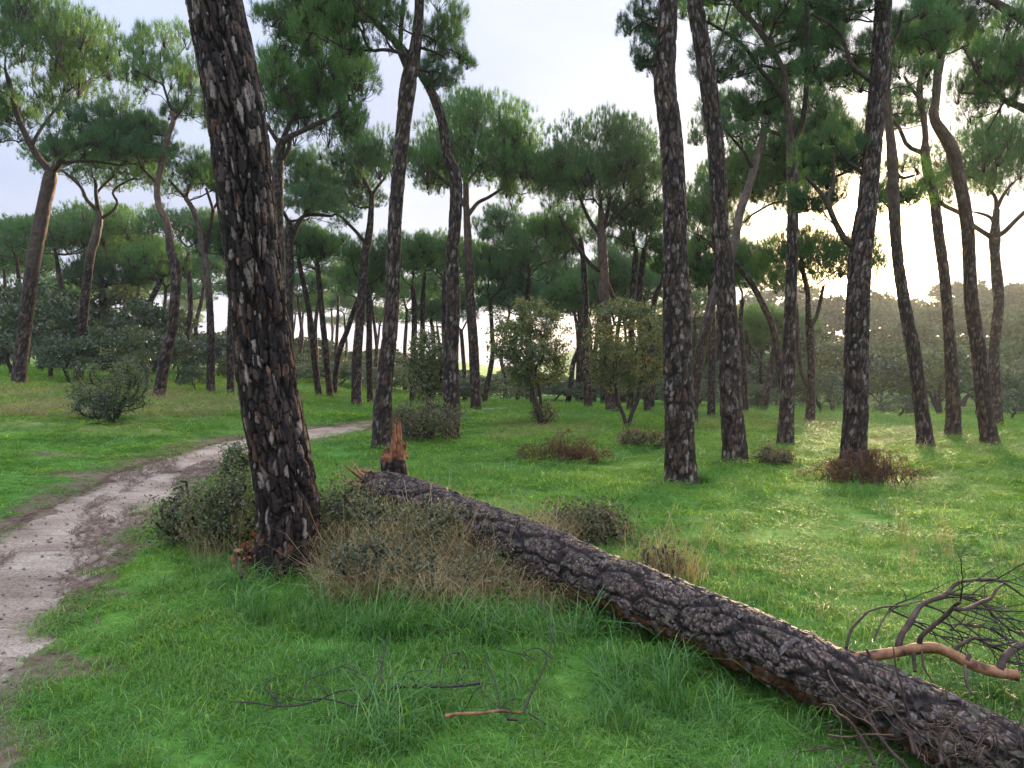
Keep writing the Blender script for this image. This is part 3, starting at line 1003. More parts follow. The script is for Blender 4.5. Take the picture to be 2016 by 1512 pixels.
pine('big dark pine with brown brushwood piled round its foot',
     [(1680, 918, 49), (1681, 880, 47), (1685, 804, 45), (1686, 700, 44), (1689, 600, 43), (1694, 504, 42), (1701, 450, 40), (1708, 400, 36), (1717, 300, 33), (1726, 200, 32), (1735, 100, 33), (1739, 0, 30), (1742, -120, 26), (1740, -220, 20)],
     [(1720, -290, 250, 105, 'open1', 0.0), (1660, 120, 85, 65, 'open1', 0.3), (1670, -20, 90, 60, 'open1', -0.5), (1640, 300, 75, 65, 'open2', 0.2), (1610, 385, 62, 50, 'dome1', 0.8), (1800, 60, 70, 70, 'dome1', 0.5)],
     limbs=[[(1684, 492, 15), (1668, 475, 14), (1651, 450, 13), (1635, 415, 12), (1627, 393, 11), (1607, 370, 9), (1587, 347, 7)], [(1628, 394, 8), (1638, 370, 7), (1641, 330, 6), (1640, 290, 5)], [(1707, 165, 10), (1681, 133, 10), (1667, 100, 9), (1657, 70, 9), (1634, 47, 8), (1597, 27, 6)], [(1690, 350, 7), (1670, 320, 6), (1655, 300, 5)], [(1752, 110, 8), (1768, 70, 7), (1775, 20, 6)]],
     sides=84, rings=350, palette=PAL_PALE, cw=0.042, ch=0.105, amp=0.016, group=G1, mat='bark')

pine('curving pine right of the brushwood, its trunk bent backward near the ground',
     [(1822, 880, 31), (1820, 850, 29), (1813, 800, 26), (1800, 700, 25), (1795, 672, 26), (1789, 645, 24), (1781, 600, 22), (1770, 530, 20), (1764, 470, 20), (1760, 400, 21), (1757, 320, 19), (1754, 280, 16), (1750, 240, 13), (1748, 180, 11)],
     [(1785, 365, 70, 62, 'dome2', 1.0), (1765, 120, 75, 75, 'open1', 0.3)],
     limbs=[[(1757, 330, 8), (1775, 350, 6), (1800, 345, 5)], [(1748, 180, 10), (1752, 140, 8), (1760, 100, 6)]],
     sides=40, rings=170, palette=PAL_FAR, cw=0.048, ch=0.11, amp=0.015, group=G1, mat='bark', top_col=(0.13, 0.09, 0.075), top_from=0.5)

pine('slim pine with a crooked upper trunk, second from the right edge group',
     [(1875, 862, 29), (1877, 820, 27), (1876, 780, 25), (1872, 700, 23), (1866, 620, 19), (1860, 550, 19), (1854, 504, 19), (1844, 430, 18), (1840, 390, 17), (1828, 345, 18), (1821, 300, 16), (1822, 270, 10), (1818, 230, 11), (1811, 195, 11), (1810, 165, 9), (1821, 127, 8), (1834, 83, 7)],
     [(1835, 60, 80, 60, 'open1', 0.5), (1770, 215, 60, 45, 'open2', 0.0)],
     limbs=[[(1815, 302, 9), (1787, 287, 8), (1771, 253, 7), (1751, 230, 6)], [(1811, 195, 8), (1795, 175, 6), (1780, 150, 5)]],
     sides=36, rings=170, palette=PAL_FAR, cw=0.048, ch=0.11, amp=0.015, group=G1, mat='bark', top_col=(0.15, 0.10, 0.08), top_from=0.6)

pine('tall S-shaped pine close to the right edge of the meadow',
     [(1950, 878, 33), (1946, 850, 31), (1938, 804, 28), (1928, 700, 27), (1913, 600, 24), (1908, 504, 22), (1905, 450, 23), (1898, 400, 22), (1888, 350, 22), (1876, 300, 24), (1860, 268, 22), (1842, 240, 17), (1838, 218, 16), (1842, 200, 14), (1846, 150, 15), (1853, 100, 15), (1857, 50, 14), (1860, 0, 12), (1858, -60, 10)],
     [(1860, -70, 130, 65, 'dome3', 0.0), (1900, 40, 80, 60, 'open2', -0.3)],
     limbs=[[(1852, 85, 8), (1830, 85, 6), (1805, 78, 5)], [(1858, 30, 7), (1880, 20, 6), (1900, 30, 5)]],
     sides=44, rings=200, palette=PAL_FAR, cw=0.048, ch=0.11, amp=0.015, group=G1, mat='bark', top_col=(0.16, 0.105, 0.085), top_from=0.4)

pine('pine with a wide candelabra fork and umbrella crown at the right edge',
     [(1964, 840, 21), (1962, 804, 20), (1959, 740, 19), (1957, 690, 18), (1961, 650, 19), (1966, 600, 18), (1964, 560, 20), (1959, 504, 17), (1958, 470, 20), (1960, 440, 14), (1962, 412, 11)],
     [(1955, 320, 128, 82, 'dome1', 0.0)],
     limbs=[[(1955, 470, 10), (1941, 460, 10), (1911, 440, 9), (1891, 420, 9), (1856, 403, 8)], [(1955, 452, 8), (1952, 430, 6), (1930, 420, 5)], [(1964, 468, 11), (1977, 457, 10), (1997, 437, 9), (2020, 415, 7)], [(1962, 412, 9), (1960, 390, 7), (1948, 372, 5)], [(1962, 412, 8), (1975, 385, 6), (1990, 365, 5)]],
     sides=28, rings=120, palette=PAL_FAR, group=G3, mat='bark')

pine('double-stemmed pine with a broad crown behind the brushwood pine',
     [(1594, 831, 19), (1596, 800, 17), (1597, 740, 14), (1596, 690, 14), (1594, 645, 15), (1591, 615, 10), (1590, 575, 9), (1582, 540, 9), (1578, 510, 8)],
     [(1612, 515, 122, 58, 'flat1', 0.0)],
     limbs=[[(1596, 645, 9), (1607, 625, 9), (1615, 594, 8), (1621, 564, 7)], [(1590, 770, 11), (1582, 745, 11), (1575, 715, 10), (1570, 670, 9), (1568, 610, 8), (1560, 560, 7)]],
     sides=28, rings=110, palette=PAL_FAR, group=G3, mat='bark')

pine('bent pine with a long slanting stem just left of the forked upright pine',
     [(1551, 830, 14), (1541, 770, 13), (1532, 705, 13), (1521, 645, 13), (1504, 604, 12), (1478, 556, 11), (1446, 516, 10), (1425, 490, 8)],
     [(1400, 420, 85, 70, 'dome3', 0.5), (1490, 350, 120, 78, 'dome1', 1.5), (1600, 300, 95, 75, 'dome2', 2.5)], sides=22, rings=80, palette=PAL_FAR, group=G3, mat='bark', d=24)

pine('thin straight pine seen between the grey-flecked and the dark-barked trunk',
     [(1400, 822, 16), (1401, 760, 14), (1402, 690, 13), (1402, 620, 12), (1398, 560, 10)],
     [(1400, 520, 88, 58, 'dome2', 0.5)], sides=22, rings=80, palette=PAL_FAR, group=G3, mat='bark')

pine('short leaning pine with a small ragged crown, behind the forked upright pine',
     [(1507, 782, 14), (1513, 750, 13), (1519, 715, 12), (1526, 680, 11), (1532, 645, 10), (1534, 620, 8)],
     [(1500, 640, 52, 40, 'flat2', 0.0)],
     limbs=[[(1516, 735, 5), (1490, 700, 5), (1478, 680, 4), (1470, 655, 4)]], sides=20, rings=70, palette=PAL_FAR, group=G3, mat='bark', d=38)

pine('large-crowned pine with a flat bottomed dome over the centre of the meadow',
     [(1207, 812, 29), (1205, 780, 26), (1200, 700, 22), (1194, 640, 21), (1190, 580, 20), (1188, 520, 18), (1185, 475, 17), (1184, 440, 13), (1183, 410, 11)],
     [(1185, 322, 126, 94, 'dome1', 0.0), (1122, 345, 78, 66, 'dome3', -0.6), (1250, 345, 78, 70, 'dome2', 0.8)],
     limbs=[[(1182, 535, 11), (1165, 522, 10), (1140, 490, 10), (1122, 460, 8), (1100, 425, 6)], [(1183, 462, 10), (1165, 440, 9), (1150, 410, 7), (1140, 385, 6)], [(1186, 460, 10), (1195, 425, 9), (1200, 395, 8)], [(1193, 545, 10), (1208, 585, 9), (1215, 610, 8)], [(1186, 450, 9), (1215, 425, 8), (1240, 400, 6)]],
     sides=32, rings=120, palette=PAL_FAR, group=G3, mat='bark', top_col=(0.15, 0.095, 0.075), top_from=0.4)

pine('plain straight pine just left of the two young oaks in the centre',
     [(1158, 805, 17), (1157, 760, 16), (1154, 700, 15), (1153, 640, 14), (1152, 580, 13), (1149, 520, 11), (1143, 470, 9)],
     [(1110, 455, 72, 55, 'dome2', 1.0)], sides=22, rings=90, palette=PAL_FAR, group=G3, mat='bark')

pine('domed pine towering behind the dog-leg pine, left of the open sky',
     [(937, 806, 21), (936, 770, 20), (934, 720, 20), (931, 660, 19), (926, 600, 18), (923, 520, 16), (921, 470, 15), (918, 400, 12), (917, 350, 11)],
     [(942, 292, 140, 104, 'dome1', 0.0), (862, 320, 72, 66, 'dome3', 0.8), (1022, 335, 80, 66, 'dome2', 0.5)],
     limbs=[[(920, 425, 10), (930, 412, 10), (942, 398, 9), (962, 388, 8), (990, 370, 6)], [(919, 415, 9), (905, 385, 8), (890, 365, 6)], [(917, 360, 8), (935, 340, 7), (950, 320, 6)]],
     sides=30, rings=130, palette=PAL_FAR, group=G3, mat='bark', top_col=(0.13, 0.085, 0.07), top_from=0.5)

pine('dark pine left of the slender forked one, crown spread low behind the trunks',
     [(702, 799, 21), (702, 760, 20), (703, 700, 19), (708, 640, 17), (713, 570, 17), (718, 504, 17), (727, 460, 14), (731, 410, 11), (732, 385, 10)],
     [(720, 310, 78, 65, 'dome3', 0.0), (675, 385, 85, 34, 'flat1', 0.8)],
     limbs=[[(731, 385, 8), (719, 357, 7), (706, 340, 5)], [(733, 383, 8), (745, 365, 7), (758, 350, 5)], [(722, 480, 8), (700, 455, 7), (675, 430, 6)]],
     sides=28, rings=110, palette=PAL_FAR, group=G3, mat='bark')

pine('broad dark pine directly behind the thick leaning trunk, crown filling the gap',
     [(548, 790, 27), (550, 700, 26), (549, 600, 25), (547, 500, 24), (546, 400, 22), (547, 340, 21), (550, 300, 19), (556, 275, 16)],
     [(650, 175, 132, 118, 'dome2', 0.0), (560, 190, 90, 60, 'dome3', 1.0)],
     limbs=[[(554, 280, 14), (572, 268, 12), (600, 255, 11), (633, 240, 10), (672, 220, 7)], [(556, 272, 11), (572, 240, 9), (590, 215, 7)], [(548, 285, 10), (530, 253, 8), (515, 230, 6)], [(549, 322, 12), (566, 300, 10), (572, 268, 8)]],
     sides=32, rings=120, palette=PAL_FAR, group=G3, mat='bark', d=21)

pine('twin-limbed pine peeking out just right of the thick leaning trunk',
     [(574, 782, 17), (573, 740, 17), (570, 660, 17), (569, 600, 16), (571, 540, 16), (570, 500, 16), (568, 465, 16), (570, 435, 11)],
     [(625, 398, 78, 36, 'flat1', 0.0), (600, 335, 90, 50, 'dome1', 1.2)],
     limbs=[[(569, 440, 9), (562, 425, 8), (552, 405, 6)], [(574, 478, 11), (582, 450, 10), (592, 430, 9), (612, 422, 8), (650, 425, 6)], [(580, 455, 8), (598, 425, 8), (618, 400, 7), (640, 385, 5)]],
     sides=26, rings=100, palette=PAL_FAR, group=G3, mat='bark', d=28)

pine('big spreading pine at the left edge, trunk splitting into two boughs',
     [(37, 759, 27), (40, 720, 26), (43, 690, 25), (54, 604, 25), (68, 504, 25), (78, 450, 26), (88, 400, 25), (98, 355, 25), (101, 338, 22)],
     [(70, 95, 172, 120, 'dome3', 0.0), (215, 265, 112, 62, 'dome2', -0.5), (-30, 225, 90, 60, 'dome1', 0.5)],
     limbs=[[(97, 338, 15), (80, 317, 14), (63, 290, 13), (43, 250, 12), (28, 205, 11), (15, 150, 9)], [(104, 338, 14), (117, 323, 13), (133, 300, 12), (160, 287, 10), (200, 278, 7)], [(62, 288, 8), (80, 255, 7), (110, 215, 5)], [(118, 322, 8), (150, 318, 6), (190, 318, 5), (235, 325, 4)]],
     sides=36, rings=120, palette=PAL_FAR, group=G2, mat='bark', top_col=(0.10, 0.07, 0.06), top_from=0.4)

pine('pale-limbed pine second from the left edge, in front of the oak thicket',
     [(154, 752, 18), (157, 700, 17), (166, 604, 17), (178, 504, 16), (188, 470, 16), (195, 432, 14), (194, 415, 12)],
     [(195, 322, 128, 42, 'flat1', 0.0)],
     limbs=[[(193, 417, 9), (182, 405, 9), (170, 393, 9), (160, 370, 8), (140, 350, 6), (122, 335, 5)], [(194, 412, 8), (189, 385, 7), (188, 357, 6)], [(197, 430, 7), (208, 425, 7), (224, 413, 6), (231, 398, 6), (222, 380, 5), (235, 365, 4), (262, 352, 4)], [(188, 385, 5), (200, 368, 4), (220, 350, 4)]],
     sides=28, rings=110, palette=PAL_FAR, group=G2, mat='bark', top_col=(0.16, 0.12, 0.10), top_from=0.6)

pine('reddish crooked pine with an S-bend right of the roadside bush',
     [(312, 784, 23), (319, 740, 22), (326, 700, 22), (339, 640, 19), (346, 560, 18), (344, 520, 18), (336, 495, 16), (332, 460, 14), (327, 435, 13), (314, 408, 13), (309, 375, 11), (314, 345, 11), (322, 300, 12), (331, 268, 9), (341, 240, 9), (340, 220, 7)],
     [(325, 120, 92, 125, 'open1', 0.0), (385, 190, 55, 80, 'open2', 0.5), (285, 275, 66, 50, 'dome2', 0.3)],
     limbs=[[(311, 360, 7), (300, 352, 6), (280, 330, 5), (266, 300, 4)], [(340, 225, 6), (333, 205, 5), (322, 170, 4)], [(342, 238, 6), (360, 213, 5), (372, 190, 4)]],
     sides=28, rings=130, palette=PAL_FAR, group=G2, mat='bark', top_col=(0.17, 0.11, 0.09), top_from=0.45)

pine('pine with two thin arching stems just left of the thick leaning trunk',
     [(415, 776, 17), (415, 740, 16), (415, 690, 15), (413, 604, 13), (404, 510, 12), (397, 475, 11), (387, 430, 11), (376, 405, 10), (366, 390, 9)],
     [(375, 335, 72, 52, 'open2', 0.0), (420, 345, 50, 40, 'open1', 0.6)],
     limbs=[[(404, 505, 9), (409, 467, 9), (417, 430, 9), (420, 415, 8), (413, 393, 6), (405, 370, 5)], [(366, 390, 7), (353, 377, 6), (332, 353, 5)], [(368, 388, 6), (372, 370, 5), (380, 352, 4)], [(419, 415, 6), (430, 395, 5), (438, 375, 4)]],
     sides=24, rings=110, palette=PAL_FAR, group=G2, mat='bark', top_col=(0.15, 0.11, 0.10), top_from=0.4)

pine('plain short-looking pine half hidden by the thick leaning trunk',
     [(454, 778, 15), (454, 730, 14), (453, 690, 14), (455, 620, 13), (456, 570, 12), (452, 520, 10)],
     [(440, 470, 62, 42, 'dome2', 0.8)], sides=22, rings=80, palette=PAL_FAR, group=G2, mat='bark')

pine('old pine with a V-shaped trunk rising above the oak thicket',
     [(204, 680, 15), (203, 634, 15), (202, 600, 15), (203, 570, 13), (198, 540, 9)],
     [(205, 458, 120, 58, 'dome1', 0.0), (215, 545, 80, 42, 'flat1', 0.5)],
     limbs=[[(205, 590, 9), (210, 560, 8), (222, 530, 6)], [(200, 565, 7), (180, 555, 5), (160, 548, 4)]], sides=22, rings=80, palette=PAL_FAR, group=G2, mat='bark', d=44)

pine('slanted dark pine above the thicket left of the crooked reddish pine',
     [(276, 660, 12), (285, 625, 11), (293, 600, 11), (305, 575, 10), (316, 552, 9), (318, 535, 7)],
     [(318, 512, 68, 38, 'flat2', 0.0)], limbs=[[(311, 560, 6), (300, 540, 5), (290, 525, 4)], [(317, 548, 5), (335, 535, 4), (350, 525, 3)]], sides=20, rings=70, palette=PAL_FAR, group=G2, mat='bark_far', d=40)

more = [
 # label, points, crowns, d
 ('left one of a thin far pair seen past the thick leaning trunk', [(626, 764, 13), (617, 690, 12), (611, 630, 11), (603, 584, 10), (593, 537, 9), (588, 510, 8)], [(585, 470, 62, 34, 'flat2', 0)], 33),
 ('right one of a thin far pair seen past the thick leaning trunk', [(649, 768, 13), (641, 690, 12), (634, 620, 11), (629, 560, 10), (624, 520, 9)], [(630, 478, 58, 36, 'flat1', 0)], 33),
 ('far slanting pine leaning right towards the dark pine trunk', [(659, 762, 12), (663, 720, 11), (672, 680, 11), (684, 650, 10), (695, 615, 9), (705, 590, 8)], [(722, 545, 60, 40, 'dome3', 0)], 36),
 ('slim pine in the gap between the dark pine and the slender forked one', [(729, 788, 13), (727, 720, 12), (727, 650, 11), (725, 590, 10), (722, 560, 8)], [(742, 505, 66, 46, 'dome2', 0)], 33),
 ('thin forked far pine left of the sapling behind the stump', [(812, 790, 12), (813, 740, 12), (814, 690, 11), (816, 640, 11), (815, 590, 10), (812, 565, 8)], [(808, 500, 62, 42, 'dome1', 0)], 35),
 ('thin far pine beside the sapling, close left of the dog-leg pine', [(829, 788, 12), (830, 740, 11), (832, 670, 10), (832, 600, 9), (836, 540, 8)], [(852, 490, 54, 38, 'flat2', 0)], 37),
 ('small far pine with a rounded top between dog-leg and forked trunks', [(853, 778, 9), (854, 730, 9), (854, 690, 9), (852, 650, 8), (848, 630, 6)], [(846, 605, 44, 30, 'dome3', 0)], 48),
 ('far thin pine framed by the dog-leg pine and the domed pine', [(915, 772, 9), (914, 730, 8), (911, 690, 8), (908, 650, 7)], [(905, 600, 46, 34, 'dome2', 0)], 46),
 ('far dark pine leaning right beside the first young oak', [(955, 784, 11), (960, 755, 11), (966, 725, 10), (970, 690, 9), (968, 640, 8), (965, 590, 7)], [(975, 530, 70, 52, 'dome3', 0)], 38),
 ('far pine with a bushy dark crown straight above the first young oak', [(1050, 790, 13), (1046, 720, 12), (1041, 650, 11), (1039, 590, 11), (1040, 550, 9)], [(1045, 490, 86, 58, 'dome2', 0), (985, 445, 55, 40, 'dome1', 1.0)], 36),
 ('leaning far pine behind the right side of the first young oak', [(1119, 787, 11), (1124, 757, 11), (1128, 717, 10), (1140, 684, 10), (1146, 640, 8)], [(1130, 585, 66, 40, 'flat2', 0)], 42),
 ('thin far pine touching the plain straight pine on its left', [(1137, 788, 9), (1138, 750, 9), (1139, 710, 9), (1138, 660, 8), (1132, 620, 6)], [(1100, 590, 54, 36, 'dome3', 0)], 46),
 ('thin far pine just right of the plain straight pine', [(1170, 790, 9), (1168, 750, 8), (1164, 710, 8), (1162, 670, 8), (1160, 630, 6)], [(1170, 560, 60, 44, 'dome2', 0)], 44),
 ('far pine hidden up to its neck by the second young oak', [(1187, 792, 11), (1186, 750, 10), (1186, 700, 10), (1182, 640, 9), (1180, 590, 8)], [(1215, 515, 64, 42, 'flat1', 0)], 40),
 ('left one of two close parallel pines above the second young oak', [(1240, 800, 13), (1242, 720, 13), (1243, 650, 12), (1245, 580, 12), (1250, 520, 11), (1252, 490, 9)], [(1235, 430, 72, 46, 'dome3', 0.4)], 30),
 ('right one of two close parallel pines above the second young oak', [(1274, 802, 13), (1268, 720, 13), (1260, 650, 12), (1258, 590, 12), (1264, 530, 11), (1268, 490, 9)], [(1285, 440, 66, 44, 'dome2', 0)], 30),
 ('stooping pine leaning right, partly behind the straight grey-flecked trunk', [(1283, 800, 11), (1285, 720, 11), (1285, 640, 10), (1289, 590, 10), (1300, 560, 8)], [(1310, 500, 60, 44, 'dome1', 0)], 32),
 ('far pine with its crown low over the slope right of the dark-barked pine', [(1468, 812, 11), (1466, 750, 10), (1463, 700, 10), (1458, 640, 9), (1462, 590, 8)], [(1475, 520, 70, 48, 'dome3', 0)], 33),
]
for lab, pts, cr, dd in more:
    pine('thin ' + lab if False else lab, pts, cr, d=dd, sides=18, rings=70, palette=PAL_FAR, group='thin stone pines far back across the meadow', mat='bark_far', amp=0.010)

# a pine outside the right edge whose boughs hang into the picture
pine('tree beyond the right edge whose long bare boughs reach into the picture',
     [(2170, 905, 40), (2165, 800, 38), (2150, 600, 35), (2130, 400, 33), (2110, 290, 28), (2100, 200, 22)],
     [(1960, 150, 95, 80, 'open2', 0.0), (2080, 60, 130, 90, 'open1', 0.0)],
     limbs=[[(2100, 262, 16), (2050, 235, 15), (2016, 213, 13), (1977, 197, 12), (1961, 177, 11), (1931, 153, 9), (1911, 117, 7), (1895, 90, 5)], [(2000, 205, 9), (1960, 188, 7), (1920, 184, 5), (1888, 183, 4)], [(1990, 200, 8), (2002, 185, 7), (2012, 150, 6), (2016, 110, 5)], [(1980, 198, 5), (1968, 215, 4), (1955, 240, 4), (1945, 256, 3)], [(2110, 120, 22), (2060, 70, 20), (2016, 38, 18), (1975, 15, 16), (1940, -8, 14)]],
     sides=40, rings=100, palette=PAL_PALE, group=G1, mat='bark', d=15.5, extra_limb_depth=0.1)

# ------------------------------------------------------------------ loose bark plates (each one an object on its trunk)


def plate_mesh(seed, mat):
    rng = np.random.default_rng(seed)
    k = 10
    a = np.sort(np.arange(k) * 2 * np.pi / k + rng.uniform(-0.25, 0.25, k))
    r = rng.uniform(0.66, 1.12, k)
    x, y = 0.5 * r * np.cos(a), 0.5 * r * np.sin(a)
    curve = -0.35 * x * x
    bot = np.stack([x, y, curve - 0.22], 1)
    tilt = 0.5 * rng.normal() * x + 0.4 * rng.normal() * y
    top = np.stack([x * 0.93, y * 0.95, curve + 0.20 + tilt + 0.05 * rng.normal(size=k)], 1)
    ctr = np.array([[0.05 * rng.normal(), 0.05 * rng.normal(), 0.23]])
    g = Geo()
    i = np.arange(k); j = (i + 1) % k
    g.add(np.vstack([bot, top, ctr]), np.stack([k + i, k + j, np.full(k, 2 * k)], 1), np.stack([i, j, k + j, k + i], 1))
    return g.mesh('bark_plate', mat, False)


def flake_mat(name, stops, scale=30.0, rough=0.65):
    return plain_mat(name, stops, scale, rough, 0.35, 0.003, 0.30)


M['flake_pale'] = flake_mat('pale bark flake', [(0.3, (0.11, 0.080, 0.070)), (0.5, (0.22, 0.172, 0.157)), (0.7, (0.34, 0.285, 0.27))])
M['flake_tan'] = flake_mat('tan bark flake', [(0.3, (0.10, 0.055, 0.036)), (0.5, (0.19, 0.105, 0.068)), (0.7, (0.28, 0.18, 0.125))])
M['flake_dark'] = flake_mat('dark bark flake', [(0.3, (0.020, 0.014, 0.013)), (0.5, (0.042, 0.030, 0.027)), (0.7, (0.080, 0.058, 0.052))])
M['flake_grey'] = flake_mat('grey wet bark flake', [(0.34, (0.026, 0.020, 0.019)), (0.5, (0.072, 0.056, 0.056)), (0.64, (0.150, 0.124, 0.124))], 42.0, 0.5)
M['flake_moss'] = flake_mat('lichen bark flake', [(0.35, (0.045, 0.040, 0.034)), (0.5, (0.078, 0.082, 0.050)), (0.7, (0.13, 0.138, 0.09))], 30.0, 0.8)
PLATES = {k: [plate_mesh(100 + 7 * n + len(k), M[k]) for n in range(5)] for k in ('flake_pale', 'flake_tan', 'flake_dark', 'flake_grey', 'flake_moss')}
from mathutils import Matrix


def put_plates(parent, P, R, U, V, T, n, rng, facing, kinds, wr, lr, off, sel, thick=0.012):
    """n plates on the side of a trunk that faces the direction facing; sel(point) keeps those in view"""
    cnt, tries, done = 0, 0, []
    while cnt < n and tries < n * 60:
        tries += 1
        k = rng.integers(2, len(P) - 2)
        a = rng.uniform(0, 2 * math.pi)
        nn = math.cos(a) * U[k] + math.sin(a) * V[k]
        if nn.dot(facing) < -0.1:
            continue
        pos = P[k] + nn * (R[k] + off)
        if not sel(pos):
            continue
        w_ = rng.uniform(*wr); l_ = rng.uniform(*lr)
        if done and (np.abs(np.array(done)[:, :3] - pos).sum(1) < 0.62 * (w_ + l_) * 0.8).any():
            if tries < n * 45:
                continue
        done.append((*pos, 0))
        tg = np.cross(T[k], nn)
        roll = rng.normal() * 0.12
        ax = T[k] * math.cos(roll) + tg * math.sin(roll)
        tg = np.cross(ax, nn)
        kd = kinds[int(np.searchsorted(np.cumsum([q_[1] for q_ in kinds]), rng.uniform()))][0]
        me = PLATES[kd][rng.integers(0, 5)]
        o = bpy.data.objects.new('bark_plate', me)
        COL.objects.link(o)
        o.parent = parent
        mt_ = Matrix(((tg[0] * w_, ax[0] * l_, nn[0] * thick * 2, pos[0]), (tg[1] * w_, ax[1] * l_, nn[1] * thick * 2, pos[1]), (tg[2] * w_, ax[2] * l_, nn[2] * thick * 2, pos[2]), (0, 0, 0, 1)))
        o.matrix_local = mt_
        cnt += 1
    return cnt


# plates on the thick leaning pine
mt_trunk = [c_ for c_ in main_tree.children if c_.name.startswith('trunk')][0]
_pts = [(563, 1130, 116), (567, 1060, 116), (569, 1008, 115), (549, 880, 111), (527, 756, 109), (509, 600, 104), (498, 504, 101), (483, 380, 103), (468, 250, 105), (446, 120, 104), (421, 0, 102), (408, -60, 100)]
_Y = ground_hit(563, 1130)[1]
_c = np.array([(*at(x, y, _Y), w_ * _Y / FPX / 2) for x, y, w_ in _pts])
_C = catmull(_c, 300)
_P = _C[:, :3] - np.array(main_tree.location)
_T, _U, _V = frames(_P)
rng = np.random.default_rng(5)
put_plates(mt_trunk, _P, _C[:, 3], _U, _V, _T, 290, rng, np.array([0.25, -1, 0.0]) / 1.03, [('flake_pale', 0.31), ('flake_tan', 0.25), ('flake_dark', 0.45)], (0.011, 0.027), (0.030, 0.095), 0.003, lambda p: True, 0.006)

# ------------------------------------------------------------------ the fallen trunk and its splintered stump
AX = np.array([(-1.34, 6.98, 0.36, 0.235), (-1.12, 6.80, 0.36, 0.235), (-0.70, 6.42, 0.33, 0.215), (-0.03, 5.46, 0.275, 0.203), (0.36, 4.95, 0.235, 0.198), (0.702, 4.47, 0.200, 0.193), (1.10, 3.90, 0.160, 0.172), (1.437, 3.36, 0.140, 0.153), (1.677, 2.95, 0.130, 0.142), (1.83, 2.64, 0.125, 0.135), (2.12, 2.05, 0.11, 0.125)])
lo = np.array([0.70, 4.47, float(terrain(0.7, 4.47))])
log = thing('fallen_log', 'long fallen pine trunk with scaly bark lying across the grass from the stump', 'log', lo)
LC = catmull(AX, 900)
LP, LR = LC[:, :3] - lo, LC[:, 3]
_k = np.arange(len(LR)) * 9.0 / len(LR)
LR = LR * (1 + 0.16 * (fbm(_k * 1.3, 0 * _k, 31, 3) - 0.5))
LP = LP + 0.03 * np.stack([fbm(_k * 0.9, 0 * _k + 5, 32, 2) - 0.5, 0 * _k, fbm(_k * 0.9, 0 * _k + 9, 33, 2) - 0.5], 1)


class Mod:
    mask = None

    def __call__(self, rad, h, nn, SS):
        Xw = (LP[:, 0] + lo[0])[:, None]
        dvec = np.array([-0.60, -0.30, -0.74])
        f = nn @ dvec
        wob = 0.16 * (fbm(SS * 9, nn[..., 2] * 3, 3) - 0.5)
        m1 = sstep(0.66, 0.78, f + wob) * sstep(0.38, 0.55, Xw) * sstep(1.45, 1.20, Xw)
        m2 = sstep(0.80, 0.86, f + wob) * sstep(1.1, 1.4, Xw) * sstep(1.9, 1.6, Xw)
        m_ = np.maximum(m1, m2)
        bt = sstep(0.20, 0.0, SS) * sstep(0.35, 0.65, fbm(SS * 20, nn[..., 2] * 4 + nn[..., 0] * 3, 8))
        self.mask = np.maximum(m_, 0.8 * bt)
        rad = rad - m_ * (0.030 + 0.05 * fbm(SS * 14, nn[..., 2] * 5, 4)) - 0.10 * bt
        return rad, h


g = Geo()
_T, _U, _V, _s = bark_tube(g, LP, LR, 168, PAL_LOG, 17, 0.070, 0.085, 0.024, base_col=(0.014, 0.011, 0.010), ridge=0.45, scaly=True, mod=Mod())
M['bark_log'] = bark_mat('wet fallen bark', 0.68, 0.25, 55.0, 1.15)
LU, LV = _U, _V
lt = link('trunk', g.mesh('trunk', M['bark_log']), log)
put_plates(lt, LP, LR, _U, _V, _T, 290, rng, np.array([-0.35, -0.65, 0.68]), [('flake_grey', 0.66), ('flake_dark', 0.16), ('flake_moss', 0.19)], (0.028, 0.060), (0.026, 0.058), 0.0085, lambda p: -1.2 < p[0] + lo[0] < 1.95, 0.0038)
# torn fibres at the butt
g = Geo()
for k in range(46):
    a = rng.uniform(0, 2 * math.pi); rr = 0.22 * math.sqrt(rng.uniform())
    c0 = LP[2] + rr * (math.cos(a) * _U[0] + math.sin(a) * _V[0])
    ln = rng.uniform(0.06, 0.22)
    dr = -_T[0] + 0.35 * rng.normal(size=3)
    tube(g, np.array([c0, c0 + dr * ln * 0.5, c0 + dr * ln]), [0.022, 0.014, 0.002], 4)
o = link('splinter', g.mesh('splinter', M['peeled']), log); o['kind'] = 'stuff'

st0 = np.array([-1.125, 7.12, float(terrain(-1.125, 7.12))])
stump = thing('splintered_stump', 'splintered upright stump with torn orange wood behind the butt of the fallen trunk', 'stump', st0)
z = np.linspace(-0.1, 0.80, 80)
r = 0.108 + 0.16 * np.exp(-np.maximum(z - 0.05, 0) / 0.22)
pts = np.stack([0.02 * np.sin(z * 5) - 0.01 * z, 0 * z, z], 1)


class Mod2:
    mask = None

    def __call__(self, rad, h, nn, SS):
        th = np.arctan2(nn[..., 1], nn[..., 0])
        edge = 0.82 + 0.14 * (fbm(th * 2.6 + 7, 0 * th, 5, 4) - 0.5)
        self.mask = sstep(-0.02, 0.02, SS - edge) * 0.9
        rad = rad - 0.05 * sstep(-0.02, 0.10, SS - edge)
        return rad, h


